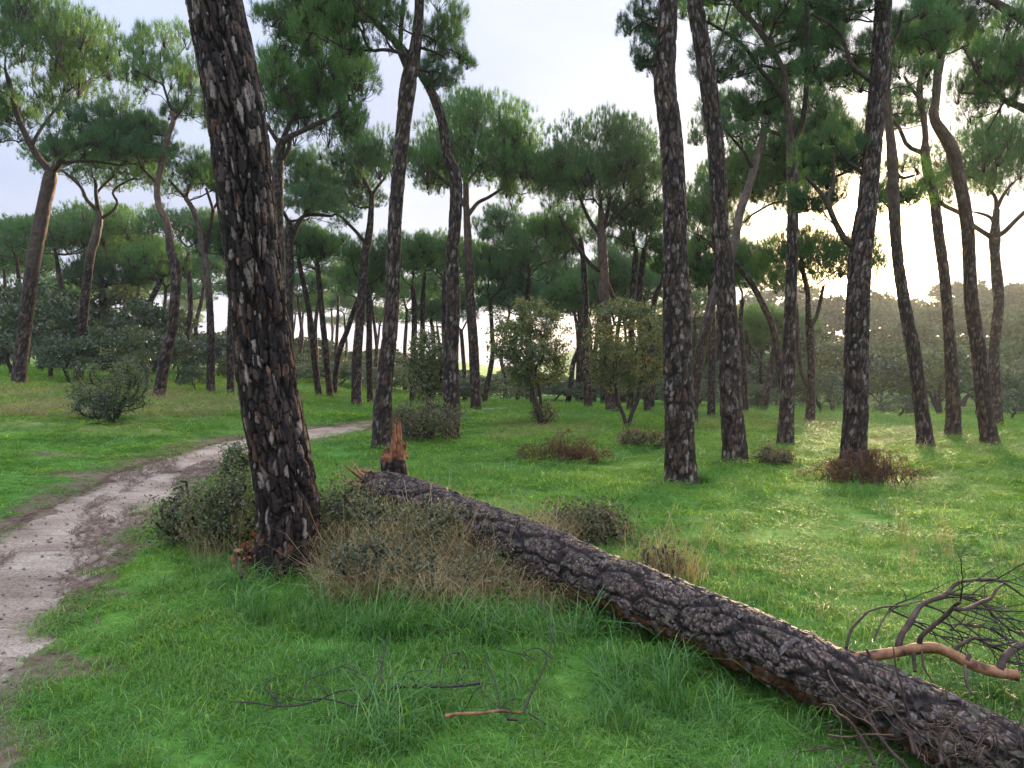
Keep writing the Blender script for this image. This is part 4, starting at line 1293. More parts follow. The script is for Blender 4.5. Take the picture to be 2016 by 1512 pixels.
g = Geo()
bark_tube(g, pts, r, 64, [(0.6, (0.030, 0.019, 0.016)), (0.9, (0.055, 0.035, 0.03)), (1.0, (0.16, 0.13, 0.12))], 9, 0.05, 0.07, 0.012, mod=Mod2())
link('trunk', g.mesh('trunk', M['bark']), stump)
M['torn'] = plain_mat('torn orange heartwood', [(0.32, (0.10, 0.035, 0.020)), (0.45, (0.24, 0.085, 0.040)), (0.58, (0.36, 0.15, 0.075)), (0.72, (0.44, 0.23, 0.13))], 16.0, 0.7, 0.25, 0.004)
for k in range(58):
    a = rng.uniform(0, 6.28); rr = 0.108 * math.sqrt(rng.uniform(0.05, 1))
    dx, dy = rr * math.cos(a), rr * math.sin(a)
    pk = 1.10 if abs(dx - 0.02) < 0.026 else 0.95 if dx > 0.07 else 0.88 if dx > -0.03 else 0.81
    z1 = pk - 0.10 * rng.uniform() ** 2 - 0.25 * max(0, rng.uniform() - 0.55)
    z0 = 0.70
    z1 = max(z1, 0.76)
    g = Geo()
    n_ = 7; t_ = np.linspace(0, 1, n_)
    pp = np.stack([dx + 0.006 * rng.normal(size=n_) * t_ + 0.02 * t_ * rng.normal(), dy + 0.006 * rng.normal(size=n_) * t_, z0 + (z1 - z0) * t_], 1)
    tube(g, pp, rng.uniform(0.013, 0.026) * (1 - t_ ** 2.2) * rng.uniform(0.8, 1.2, n_) + 0.001, 5)
    link('splinter', g.mesh('splinter', M['torn'], False), stump)
# short stubs where boughs broke off the fallen trunk
for (fr, a0, ln, r_) in [(0.46, -0.9, 0.03, 0.020), (0.66, -0.8, 0.035, 0.018)]:
    k = int(fr * len(LP))
    best = max((math.cos(a) * LU[k] + math.sin(a) * LV[k] for a in np.linspace(0, 6.28, 60)), key=lambda q_: q_ @ np.array([math.sin(a0) * 0.6, -0.35, 0.8]))
    p0 = LP[k] + best * (LR[k] - 0.03)
    g = Geo()
    tube(g, np.array([p0, p0 + best * (0.03 + ln * 0.5), p0 + best * (0.03 + ln) + 0.01 * rng.normal(size=3)]), [r_ * 1.5, r_, r_ * 0.8], 8, cap=True)
    link('branch_stub', g.mesh('branch_stub', M['limb']), log)

# ------------------------------------------------------------------ shrubs and young oaks


def leaves(g, P, size, rng, up=0.3, mat=0, tint=None):
    k = len(P)
    d = rng.normal(size=(k, 3)); d[:, 2] += up
    d /= np.linalg.norm(d, axis=1, keepdims=True)
    s = np.cross(d, rng.normal(size=(k, 3))); s /= np.linalg.norm(s, axis=1, keepdims=True)
    n_ = np.cross(d, s)
    l_ = size * rng.uniform(0.6, 1.25, (k, 1)); w_ = l_ * rng.uniform(0.26, 0.36, (k, 1))
    v = np.stack([P, P + d * l_ * 0.5 + s * w_ + n_ * 0.1 * l_, P + d * l_, P + d * l_ * 0.5 - s * w_ + n_ * 0.1 * l_], 1).reshape(-1, 3)
    i = np.arange(k)[:, None] * 4
    t = np.concatenate([i + np.array([[0, 1, 2]]), i + np.array([[0, 2, 3]])], 1).reshape(-1, 3)
    g.add(v, t, None, None, mat)


def shrub(name, label, cat, base, ext, nt_, nl, leaf, mat, rng, group=None, stems=4, zlo=0.15, sig=0.09, spread=0.25, stem_r=0.006, smat='stem', crown=None, shape=0.6, parts=('stem', 'foliage'), rt=0.004, ang0=None):
    """base: world point; ext: (rx, ry, height). crown: (dx, dy, z0, z1) to lift the leaves on bare stems"""
    rx, ry, hh = ext
    root = thing(name, label, cat, base, group)
    T_ = []
    while len(T_) < nt_:
        p = rng.uniform(-1, 1, 3)
        if p[0] ** 2 + p[1] ** 2 + p[2] ** 2 > 1:
            continue
        rad = math.sqrt(p[0] ** 2 + p[1] ** 2 + p[2] ** 2)
        if rng.uniform() > rad ** shape:
            continue
        z0, z1 = (zlo * hh, hh) if crown is None else (crown[2], crown[3])
        lump = 0.82 + 0.36 * vnoise(math.atan2(p[1], p[0]) * 1.3 + 5, p[2] * 1.5 + base[0], 3)
        T_.append((p[0] * rx * lump + (crown[0] if crown else 0), p[1] * ry * lump + (crown[1] if crown else 0), z0 + (p[2] * 0.5 * lump + 0.5) * (z1 - z0)))
    T_ = np.array(T_)
    sk = Skeleton()
    a = sk.node((0, 0, -0.12), -1, True, ok=False)
    b0 = sk.node((0, 0, -0.08), a, True, ok=False)
    for k in range(stems):
        ang = rng.uniform(0, 6.28) if ang0 is None else ang0 + k * math.pi
        last = b0
        top = (0.35 if crown is None else max(0.5, 0.9 * crown[2] / hh)) * hh
        dx, dy = spread * rx * math.cos(ang), spread * ry * math.sin(ang)
        if crown is not None:
            dx += crown[0] * 0.5
        for q_ in range(1, 6):
            f = q_ / 5
            last = sk.node((dx * f ** 0.7 + 0.03 * rx * rng.normal(), dy * f ** 0.7 + 0.03 * ry * rng.normal(), top * f), last, False, stem_r * (1.25 - 0.5 * f), ok=(q_ > (1 if crown is None else 3)))
    sk.grow(T_, rng, bf=0.4, wig=0.10, seg=4)
    sk.radii(rt, 2.3)
    g = Geo()
    for gg, rr in limb_meshes(sk, None, 5):
        off = g.n
        for v_ in gg.v: g.v.append(v_)
        for q_ in gg.q: g.q.append(q_ + off); g.mq.append(np.zeros(len(q_), np.int32))
        g.n += gg.n
    link(parts[0], g.mesh(parts[0], M[smat]), root)
    ids = rng.integers(0, len(T_), nl)
    P = T_[ids] + rng.normal(size=(nl, 3)) * sig * np.array([1, 1, 0.8])
    P[:, 2] = np.maximum(P[:, 2], 0.02)
    g = Geo()
    leaves(g, P, leaf, rng)
    o = link(parts[1], g.mesh(parts[1], M[mat] if isinstance(mat, str) else mat, False), root)
    o['kind'] = 'stuff'
    return root


def spx(x, y, hw, top, depth=1.0):
    """a shrub's base point and extents from the photograph: base pixel, half width and top pixel"""
    h = ground_hit(x, y)
    Yd = h[1]
    zb = float(terrain(h[0], h[1]))
    return np.array([h[0], h[1], zb]), (hw * Yd / FPX, hw * Yd / FPX * depth, (y - top) * Yd / FPX)


rng = np.random.default_rng(77)
b, e = spx(222, 832, 70, 702)
shrub('roadside_bush', 'rounded olive green bush standing alone in the grass left of the path', 'bush', b, e, 130, 7000, 0.050, 'oak_young', rng, stems=7, zlo=0.08, sig=0.085, spread=0.35, stem_r=0.013)
b, e = spx(190, 836, 42, 770)
shrub('roadside_bush', 'low leafy offshoot at the left foot of the lone olive green bush', 'bush', b, e, 50, 1800, 0.045, 'oak', rng, stems=4, zlo=0.1, sig=0.08)
b, e = spx(843, 868, 74, 790)
shrub('leafy_bush', 'dense brownish green bush round the foot of the dog-leg pine', 'bush', b + np.array([0, -0.2, 0]), e, 110, 5200, 0.050, 'scrub_red', rng, stems=9, zlo=0.05, sig=0.12, shape=0.9)
b, e = spx(790, 862, 34, 800)
shrub('leafy_bush', 'small dark bush pressed between the splintered stump and the brownish bush', 'bush', b, e, 50, 2600, 0.045, 'scrub', rng, stems=4, zlo=0.05, sig=0.08, shape=0.3)
b, e = spx(838, 860, 44, 650)
shrub('oak_sapling', 'thin sparse sapling rising out of the bush behind the stump', 'sapling', b + np.array([0, 0.3, 0]), e, 90, 4200, 0.070, 'oak_young', rng, stems=2, crown=(0, 0, e[2] * 0.32, e[2]), sig=0.10, spread=0.12, stem_r=0.016)
b, e = spx(1066, 838, 84, 590, 0.9)
shrub('young_oak', 'young oak with a loose yellow tinged crown, left of the pair in the meadow', 'young oak', b, e, 165, 12500, 0.080, 'oak_young', rng, stems=4, crown=(-0.42, 0, e[2] * 0.27, e[2]), sig=0.10, spread=0.22, stem_r=0.030, rt=0.006)
b, e = spx(1236, 842, 80, 588, 0.9)
shrub('young_oak', 'young oak on two spreading stems, crown touching the grey-flecked trunk', 'young oak', b, e, 165, 13000, 0.078, 'oak_young', rng, stems=2, ang0=0.25, crown=(-0.02, 0, e[2] * 0.27, e[2]), sig=0.10, spread=0.42, stem_r=0.030, rt=0.006)
b, e = spx(1074, 838, 27, 785)
shrub('leafy_bush', 'little leafy sprout at the foot of the yellow tinged young oak', 'bush', b + np.array([0, -0.15, 0]), e, 40, 1500, 0.05, 'scrub_red', rng, stems=4, zlo=0.05, sig=0.08)
b, e = spx(1252, 882, 30, 846)
shrub('leafy_bush', 'small bush in front of the two-stemmed young oak', 'bush', b, e, 45, 1500, 0.045, 'scrub_red', rng, stems=4, zlo=0.05, sig=0.07)
b, e = spx(1298, 884, 22, 852)
shrub('leafy_bush', 'tiny bush tucked close to the left of the grey-flecked trunk', 'bush', b, e, 35, 1000, 0.045, 'scrub_red', rng, stems=4, zlo=0.05, sig=0.06)
b, e = spx(1525, 914, 36, 876)
shrub('leafy_bush', 'low reddish bush between the dark-barked pine and the forked upright pine', 'bush', b, e, 55, 2200, 0.040, 'scrub_red', rng, stems=5, zlo=0.05, sig=0.06)
# scrub round the thick leaning pine and in front of the fallen trunk
rows = [
 (372, 1075, 62, 985, 'ankle high oak scrub at the path edge, left of the thick trunk', 2600, 90),
 (455, 1092, 78, 950, 'dense small-leaved scrub hugging the left side of the thick trunk', 5400, 120),
 (668, 1112, 70, 978, 'tall small-leaved scrub just right of the foot of the thick trunk', 4600, 120),
 (760, 1120, 62, 1015, 'mixed scrub and straw between the thick trunk and the fallen log', 2200, 90),
 (868, 1128, 88, 1022, 'leafy scrub lapping against the upper part of the fallen log', 4300, 110),
 (716, 1172, 80, 1082, 'scrub mixed with straw just right of the thick trunk, nearest row', 1700, 90),
 (850, 1182, 92, 1108, 'leafy scrub spilling onto the grass midway between thick trunk and log', 1700, 90),
 (985, 1178, 80, 1112, 'scrub and long grass right beside the visible edge of the fallen log', 1300, 80),
 (1010, 1142, 86, 1050, 'dark scrub hiding the underside of the fallen log', 3800, 100),
]
for (x, y, hw, tp, lab, nl, na) in rows:
    b, e = spx(x, y, hw, tp - 12, 0.75)
    shrub('scrub', lab, 'scrub', b, e, na, nl, 0.030, 'scrub', rng, group='oak scrub at the foot of the thick leaning pine', stems=9, zlo=0.02, sig=0.08, shape=0.9, stem_r=0.004, spread=0.6, rt=0.0022)
b, e = spx(468, 1010, 44, 868)
shrub('scrub', 'airy leafy shoots on bare stems against the path, left of the thick trunk', 'scrub', b, e, 60, 1900, 0.036, 'oak_young', rng, group='oak scrub at the foot of the thick leaning pine', stems=5, zlo=0.25, sig=0.06, stem_r=0.005, rt=0.0025)
b, e = spx(360, 1060, 40, 940)
shrub('bare_shrub', 'almost leafless twiggy shrub leaning over the path edge', 'shrub', b, e, 46, 260, 0.030, 'scrub', rng, stems=5, zlo=0.2, sig=0.03, stem_r=0.005, rt=0.0025, smat='twig_dark')
b, e = spx(1150, 1085, 92, 1012, 0.6)
shrub('leafy_bush', 'low matted bush just behind the fallen log', 'bush', b + np.array([0.05, 0.35, 0]), e, 100, 4200, 0.036, 'scrub_red', rng, stems=8, zlo=0.02, sig=0.08, shape=0.9, stem_r=0.004, rt=0.0025)
b, e = spx(1318, 1150, 48, 1078, 0.7)
shrub('leafy_bush', 'thin yellowish weeds rising behind the middle of the fallen log', 'weeds', b + np.array([0.0, 0.25, 0]), e, 50, 700, 0.030, 'scrub', rng, stems=9, zlo=0.05, sig=0.07, stem_r=0.003, rt=0.002)
b, e = spx(535, 1128, 40, 1040, 0.5)
shrub('withered_sprout', 'withered orange leaves on a sprout at the foot of the thick trunk', 'sprout', b + np.array([-0.08, -0.12, 0]), e, 36, 240, 0.050, 'orange_leaf', rng, stems=4, zlo=0.02, sig=0.04, stem_r=0.003, rt=0.0018)

# ------------------------------------------------------------------ rounded oaks and domes of the wood behind: four shapes, many trees


def oak_shape(seed, R0, H0, ncl, nlf, leaf, mat, bare=0.25):
    rng = np.random.default_rng(seed)
    C = []
    tries = 0
    while len(C) < ncl and tries < 5000:
        tries += 1
        p = rng.normal(size=3); p /= np.linalg.norm(p)
        if p[2] < -0.55:
            continue
        k = 0.62 + 0.30 * rng.uniform() ** 0.5
        C.append((p[0] * R0 * k, p[1] * R0 * k, H0 * (bare + (1 - bare) * (0.45 + 0.5 * p[2] * k))))
    C = np.array(C)
    g = Geo()
    for c in C:
        k = nlf
        d = rng.normal(size=(k, 3)); d /= np.linalg.norm(d, axis=1, keepdims=True)
        d[:, 2] = np.where(d[:, 2] < -0.2, -d[:, 2], d[:, 2])
        rc = R0 * rng.uniform(0.26, 0.40)
        P = c + d * rc * rng.uniform(0.5, 1.0, (k, 1)) ** 0.5 * np.array([1, 1, 0.75])
        leaves(g, P, leaf, rng, 0.5)
    crown = g.mesh('crown', M[mat], False)
    sk = Skeleton()
    a = sk.node((0, 0, -0.4), -1, True, ok=False); b0 = sk.node((0, 0, -0.3), a, True, ok=False)
    for k in range(rng.integers(1, 4)):
        ang = rng.uniform(0, 6.28); last = b0
        for q_ in range(1, 5):
            f = q_ / 4
            last = sk.node((0.22 * R0 * math.cos(ang) * f + 0.05 * rng.normal(), 0.22 * R0 * math.sin(ang) * f + 0.05 * rng.normal(), H0 * 0.38 * f), last, False, 0.11 * (1.2 - 0.5 * f), ok=q_ > 1)
    sk.grow(C[:: 2], rng, bf=0.4, wig=0.08, seg=4)
    sk.radii(0.02, 2.3)
    g = Geo()
    for gg, rr in limb_meshes(sk, None, 5):
        off = g.n
        for v_ in gg.v: g.v.append(v_)
        for q_ in gg.q: g.q.append(q_ + off); g.mq.append(np.zeros(len(q_), np.int32))
        g.n += gg.n
    return g.mesh('trunk', M['stem']), crown, R0, H0


OAK = [oak_shape(21, 2.2, 4.2, 30, 130, 0.22, 'oak'), oak_shape(22, 2.2, 4.2, 34, 120, 0.22, 'oak', 0.18), oak_shape(23, 2.4, 3.6, 30, 130, 0.22, 'oak', 0.12), oak_shape(24, 2.2, 3.0, 28, 130, 0.20, 'oak', 0.02)]
FARW = [oak_shape(31, 3.0, 5.0, 22, 120, 0.42, 'far_leaf', 0.12), oak_shape(32, 3.0, 5.4, 24, 120, 0.42, 'far_leaf', 0.1), oak_shape(33, 3.2, 4.4, 22, 120, 0.42, 'far_leaf', 0.05)]


def oak(label, x, y, z, R, H, shp, rng, group, name='holm_oak', cat='tree'):
    tm, cm, R0, H0 = shp
    root = thing(name, label, cat, (x, y, z), group)
    rz = rng.uniform(0, 6.28)
    s = (R / R0, R / R0, H / H0)
    link('trunk', tm, root, None, (0, 0, rz), s)
    o = link('crown', cm, root, None, (0, 0, rz), s)
    o['kind'] = 'stuff'
    return root


def opx(label, cx, top, hw, d, k, group, name='holm_oak', cat='tree'):
    p = at(cx, top, d)
    zb = float(terrain(p[0], p[1]))
    return oak(label, p[0], p[1], zb, hw * d / FPX, max(0.8, p[2] - zb), OAK[k], rng, group, name, cat)


GO = 'dark holm oaks of the thicket behind the left-hand pines'
opx('dark rounded oak at the left picture edge behind the big two-boughed pine', 20, 605, 85, 33, 0, GO)
opx('dark oak with a bare slim trunk just right of the big two-boughed pine', 100, 585, 88, 31, 1, GO)
opx('low dark oak filling the gap left of the pale-limbed pine', 135, 660, 58, 28, 2, GO)
opx('broad dark oak between the pale-limbed pine and the crooked reddish pine', 225, 640, 70, 30, 2, GO)
opx('tallest dark oak of the thicket, close to the crooked reddish pine', 285, 600, 70, 34, 0, GO)
opx('oak behind the foot of the crooked reddish pine', 345, 668, 48, 33, 1, GO)
opx('small round bush in the thicket shade left of the crooked reddish pine', 262, 700, 32, 26.5, 3, GO, 'bush', 'bush')
opx('low dark bush below the pine with arching stems', 385, 718, 34, 29, 3, GO, 'bush', 'bush')
opx('grey green oak between the arching pine and the half hidden pine', 430, 668, 55, 42, 1, GO)
opx('dark oak close behind the left edge of the thick trunk', 470, 690, 40, 36, 2, GO)
opx('distant rounded oak on the skyline left of the arching pine', 375, 655, 55, 60, 0, GO)
opx('faint tree in the far left corner above the thicket', 5, 560, 60, 55, 1, GO)
opx('tall grey green oak rising behind the big two-boughed pine', 75, 562, 92, 40, 0, GO)
opx('grey green oak top between two-boughed and pale-limbed pines', 150, 590, 75, 43, 1, GO)
opx('grey green oak top just right of the pale-limbed pine', 235, 578, 80, 44, 0, GO)
opx('grey green oak top behind the crooked reddish pine', 322, 606, 72, 46, 1, GO)

# ------------------------------------------------------------------ twigs, brushwood, dead branches
rng = np.random.default_rng(3)


def twig_set(g, start, dr, ln, r0, depth, rng, droop=0.3, split=4, wig=0.22, sides=5, zmin=None, mat=0, keep=0.62):
    n = 8
    p = np.array(start, float); d = np.array(dr, float); d /= np.linalg.norm(d)
    pts = [p.copy()]
    for k in range(n):
        d = d + wig * rng.normal(size=3) + np.array([0, 0, -droop * 0.25])
        d /= np.linalg.norm(d)
        p = p + d * ln / n
        if zmin is not None and p[2] < zmin:
            p[2] = zmin; d[2] = abs(d[2]) * 0.2
        pts.append(p.copy())
    pts = np.array(pts)
    rr = np.linspace(r0, r0 * 0.35, n + 1)
    C_ = catmull(np.hstack([pts, rr[:, None]]), 14)
    tube(g, C_[:, :3], C_[:, 3], sides if r0 > 0.004 else 4, mat=mat)
    if depth > 0:
        for k in range(split):
            i_ = rng.integers(2, n)
            dd = pts[i_ + 1 if i_ < n else n] - pts[i_ - 1]
            dd = dd / (np.linalg.norm(dd) + 1e-9) + 0.75 * rng.normal(size=3)
            twig_set(g, pts[i_], dd, ln * keep * rng.uniform(0.6, 1.1), rr[i_] * 0.62, depth - 1, rng, droop, max(2, split - 1), wig, sides, zmin, mat, keep)


def brush(label, cx, yb, hw, top, n, rng, mats=('twig', 'needle_dead'), green=0, name='brushwood_pile', dy=0.0):
    b, e = spx(cx, yb, hw, top, 0.5)
    b = b + np.array([0, dy, 0]); b[2] = float(terrain(b[0], b[1]))
    root = thing(name, label, 'brushwood', b)
    g = Geo(); tips = []
    for k in range(n):
        a = rng.uniform(0, 6.28)
        x0, y0 = rng.uniform(-0.75, 0.75) * e[0], rng.uniform(-0.7, 0.7) * e[1]
        prof = max(0.25, 1 - (x0 / e[0]) ** 2)
        up = rng.uniform(0.3, 1.25) * e[2] * prof
        x1, y1 = x0 + math.cos(a) * rng.uniform(0.2, 0.55) * e[0], y0 + math.sin(a) * 0.6 * e[1]
        P_ = np.array([(x0, y0, 0.0), (x0 * 0.75 + x1 * 0.25, y0 * 0.75 + y1 * 0.25, up * 1.1), ((x0 + x1) / 2, (y0 + y1) / 2, up * 1.25), (x1, y1, up * rng.uniform(0.3, 0.9)), (x1 * 1.06, y1 * 1.06, max(0.02, up * 0.2))])
        P_ += rng.normal(size=P_.shape) * 0.025
        P_[:, 2] = np.maximum(P_[:, 2], 0.01)
        r0 = rng.uniform(0.003, 0.009)
        C_ = catmull(P_, 16)
        tube(g, C_, np.linspace(r0, r0 * 0.4, 16), 4)
        for q_ in range(3):
            i_ = rng.integers(4, 14)
            twig_set(g, C_[i_], C_[i_] - C_[i_ - 2] + 0.02 * rng.normal(size=3), 0.28 * e[0], r0 * 0.5, 1, rng, 0.6, 2, 0.25, 4, 0.01)
            tips.append(C_[i_])
    link('twigs', g.mesh('twigs', M[mats[0]]), root)
    tips = np.array(tips)
    g = Geo()
    P_ = np.repeat(tips, 3, 0) + rng.normal(size=(len(tips) * 3, 3)) * np.array([0.08, 0.06, 0.04])
    P_[:, 2] = np.maximum(P_[:, 2], 0.02)
    D_ = rng.normal(size=P_.shape) + np.array([0, 0, -0.5]); D_ /= np.linalg.norm(D_, axis=1, keepdims=True)
    needles(g, P_, D_, 9, 0.10, 0.006, 0.4, rng)
    o = link('dead_needles', g.mesh('dead_needles', M[mats[1]], False), root); o['kind'] = 'stuff'
    return root


brush('brown brushwood heaped round the foot of the big dark pine on the right', 1703, 952, 110, 902, 75, rng, dy=0.0)
brush('low arched heap of rusty dead branches out on the open meadow', 1115, 906, 92, 868, 60, rng)

# the dead bough beyond the fallen trunk
bo = np.array([1.62, 3.45, float(terrain(1.62, 3.45))])
bough = thing('dead_bough', 'peeling orange dead bough with dark curling twigs lying right of the fallen log', 'branch', bo)


def traced(pts, w0, w1, Y0, Y1, n=40):
    P_ = [at(x, y, Y0 + (Y1 - Y0) * k / (len(pts) - 1)) for k, (x, y) in enumerate(pts)]
    rr = np.linspace(w0, w1, len(pts)) * (Y0 + Y1) / 2 / FPX / 2
    C_ = catmull(np.hstack([np.array(P_), rr[:, None]]), n)
    return C_[:, :3], C_[:, 3]


def put(name, mat, parent, org, lst, sides=8):
    for it in lst:
        P_, r_ = traced(*it)
        g = Geo()
        k = 1 + 0.14 * (fbm(np.arange(len(r_)) * 0.35, 0 * r_ + it[0][0][0], 3) - 0.5) * 2
        tube(g, P_ - org, r_ * k, sides, cap=True)
        link(name, g.mesh(name, M[mat]), parent)


put('bough', 'peeled', bough, bo, [
    ([(1680, 1296), (1712, 1292), (1765, 1284), (1800, 1278), (1832, 1275), (1862, 1282), (1900, 1302), (1940, 1318), (1975, 1325), (2006, 1331)], 21, 21, 3.30, 3.10, 60)], 12)
put('side_branch', 'twig', bough, bo, [
    ([(1768, 1278), (1775, 1250), (1790, 1228), (1803, 1205), (1815, 1190), (1832, 1182), (1860, 1172), (1868, 1163), (1885, 1148), (1915, 1142), (1955, 1141), (1975, 1147), (2000, 1163), (2030, 1185)], 13, 4, 3.28, 3.75),
    ([(1810, 1270), (1815, 1252), (1840, 1230), (1862, 1212), (1880, 1192), (1890, 1186)], 11, 7, 3.24, 3.05),
    ([(1862, 1168), (1890, 1172), (1930, 1185), (1960, 1215), (1990, 1240), (2040, 1262)], 7, 3, 3.5, 3.6),
    ([(1880, 1199), (1905, 1198), (1930, 1186), (1950, 1178), (1962, 1160), (1974, 1150)], 9, 5, 3.05, 3.25),
    ([(1880, 1287), (1884, 1275), (1905, 1262), (1922, 1256), (1945, 1268), (1980, 1284)], 9, 5, 3.18, 3.3),
    ([(1968, 1320), (1975, 1300), (1988, 1284), (2010, 1270), (2040, 1262)], 16, 14, 3.12, 3.3),
    ([(1666, 1276), (1676, 1240), (1698, 1215), (1712, 1203), (1742, 1195), (1790, 1192)], 6, 3, 3.3, 3.5),
    ([(1720, 1262), (1736, 1225), (1756, 1200), (1800, 1186), (1840, 1180)], 4, 2.5, 3.35, 3.6),
    ([(1798, 1285), (1800, 1305), (1801, 1322)], 8, 7, 3.2, 3.15), ([(1815, 1282), (1818, 1310), (1828, 1330), (1842, 1350)], 5, 3, 3.2, 3.1),
    ([(1900, 1310), (1903, 1345), (1915, 1368)], 6, 5, 3.1, 3.0), ([(1712, 1292), (1706, 1278)], 7, 5, 3.25, 3.25), ([(1905, 1300), (1909, 1286)], 9, 7, 3.1, 3.1)], 7)
g = Geo()
anch = [(1790, 1225, 3.35), (1815, 1190, 3.45), (1860, 1172, 3.55), (1930, 1145, 3.7), (1890, 1175, 3.5), (1940, 1190, 3.6), (1850, 1222, 3.2), (1905, 1198, 3.15), (1920, 1258, 3.2), (1950, 1270, 3.25), (1975, 1300, 3.2), (1830, 1182, 3.55), (1875, 1200, 3.4), (1960, 1215, 3.6), (1985, 1240, 3.6), (1750, 1200, 3.5), (1900, 1230, 3.45), (1950, 1235, 3.5), (1870, 1240, 3.5)]
for (x, y, Y_) in anch:
    p = at(x, y, Y_) - bo
    for k in range(2):
        twig_set(g, p, (0.9 + 0.4 * rng.normal(), 0.5 * rng.normal(), 0.35 * rng.normal() + 0.1), rng.uniform(0.3, 0.6), rng.uniform(0.003, 0.0052), 2, rng, 0.25, 3, 0.2, 4, -0.02, keep=0.55)
link('twigs', g.mesh('twigs', M['twig_dark']), bough)['kind'] = 'stuff'

# dry twigs standing in front of the near end of the log
tb = np.array([1.30, 2.55, float(terrain(1.30, 2.55))])
dt_ = thing('twiggy_branch', 'tangle of thin dry twigs against the near end of the fallen log', 'branch', tb)
put('twig', 'twig', dt_, tb, [
    ([(1800, 1530), (1775, 1500), (1755, 1480), (1725, 1440), (1700, 1395), (1660, 1370), (1636, 1335), (1630, 1320)], 9, 3, 2.45, 2.75),
    ([(1722, 1506), (1700, 1460), (1672, 1420), (1650, 1405), (1640, 1390), (1618, 1386)], 8, 3, 2.45, 2.7),
    ([(1800, 1485), (1790, 1450), (1772, 1420), (1748, 1385), (1720, 1370), (1700, 1350), (1683, 1345)], 7, 3, 2.5, 2.72),
    ([(1796, 1425), (1782, 1385), (1775, 1350), (1765, 1320), (1760, 1285), (1758, 1270)], 5, 3, 2.65, 2.75),
    ([(1810, 1490), (1800, 1465), (1785, 1430), (1755, 1395), (1735, 1360), (1725, 1345)], 6, 3, 2.5, 2.7),
    ([(1855, 1505), (1850, 1470), (1862, 1440), (1878, 1420), (1885, 1405)], 7, 3, 2.4, 2.6),
    ([(1870, 1512), (1858, 1485), (1835, 1470), (1822, 1440)], 6, 3, 2.4, 2.55),
    ([(1630, 1448), (1670, 1452), (1710, 1446), (1760, 1448)], 5, 3, 2.55, 2.5),
    ([(1632, 1440), (1632, 1425), (1640, 1420)], 4, 2.5, 2.55, 2.55),
    ([(1930, 1505), (1925, 1480), (1940, 1450), (1962, 1440)], 5, 3, 2.4, 2.5)], 6)
g = Geo()
for k in range(46):
    x = rng.uniform(1640, 2016); y = rng.uniform(1420, 1530)
    p = at(x, y, rng.uniform(2.3, 2.55)) - tb
    p[2] = max(p[2], 0.03)
    twig_set(g, p, (-0.5 + 0.7 * rng.normal(), 0.4 * rng.normal(), 0.7 + 0.3 * rng.normal()), rng.uniform(0.12, 0.32), rng.uniform(0.0016, 0.0032), 1, rng, 0.35, 3, 0.30, 4, 0.01)
link('twigs', g.mesh('twigs', M['twig']), dt_)['kind'] = 'stuff'


def ground_pts(px, lift=0.02):
    res = []
    for (x, y) in px:
        h = ground_hit(x, y)
        res.append((h[0], h[1], float(terrain(h[0], h[1])) + lift))
    return np.array(res)


def ground_branch(label, main, w0, w1, mat, subs, rng, lift=0.085, cat='twig', name='fallen_twig', extra=0):
    P_ = ground_pts(main, lift)
    o_ = P_[0].copy()
    root = thing(name, label, cat, o_)
    dist = np.hypot(P_[:, 0], P_[:, 1]).mean()
    rr = np.linspace(w0, w1, len(P_)) * dist / FPX / 2
    C_ = catmull(np.hstack([P_ - o_, rr[:, None]]), 40)
    g = Geo(); tube(g, C_[:, :3], C_[:, 3], 7, cap=True)
    link('stem', g.mesh('stem', M[mat]), root)
    g = Geo()
    for s_ in subs:
        Q_ = ground_pts(s_[0], lift)
        Q_[:, 2] += np.linspace(0, s_[1], len(Q_))
        rr = np.linspace(s_[2], s_[2] * 0.5, len(Q_)) * dist / FPX / 2
        C2 = catmull(np.hstack([Q_ - o_, rr[:, None]]), 20)
        tube(g, C2[:, :3], C2[:, 3], 5)
    for k in range(extra):
        i_ = rng.integers(4, 36)
        twig_set(g, C_[i_, :3], (rng.normal(), 0.6 * rng.normal(), 0.5), rng.uniform(0.1, 0.28), 0.0022, 1, rng, 0.3, 3, 0.3, 4, 0.0)
    if g.n:
        link('side_twig', g.mesh('side_twig', M['twig_dark']), root)
    return root


ground_branch('dark wet branch half sunk in the grass at the bottom centre', [(945, 1391), (900, 1396), (850, 1396), (800, 1395), (760, 1402), (735, 1412), (700, 1440)], 7, 5, 'twig_dark',
              [([(760, 1402), (750, 1380), (757, 1350), (765, 1335)], 0.10, 5), ([(740, 1410), (725, 1380), (700, 1375), (672, 1370)], 0.05, 4), ([(865, 1395), (868, 1360), (880, 1340), (905, 1340), (915, 1365), (920, 1385)], 0.06, 3.5),
               ([(790, 1396), (800, 1372), (830, 1372), (850, 1382)], 0.04, 3), ([(700, 1440), (640, 1425), (590, 1430), (540, 1415)], 0.03, 4)], rng, extra=10)
ground_branch('short stick with peeled orange patches lying at the bottom edge', [(876, 1466), (905, 1460), (945, 1456), (985, 1449), (1020, 1450), (1032, 1449)], 8, 5, 'peeled',
              [([(998, 1462), (1020, 1464)], 0.0, 9), ([(1030, 1450), (1050, 1420), (1072, 1390), (1088, 1330), (1075, 1305), (1045, 1265)], 0.22, 5), ([(985, 1450), (975, 1410), (955, 1372)], 0.08, 4), ([(1088, 1330), (1060, 1315), (1030, 1335), (1045, 1365)], 0.05, 3),
               ([(1040, 1452), (1060, 1465), (1075, 1478)], 0.0, 4), ([(975, 1308), (1000, 1325), (1040, 1342), (1062, 1365)], 0.05, 3)], rng, extra=4)
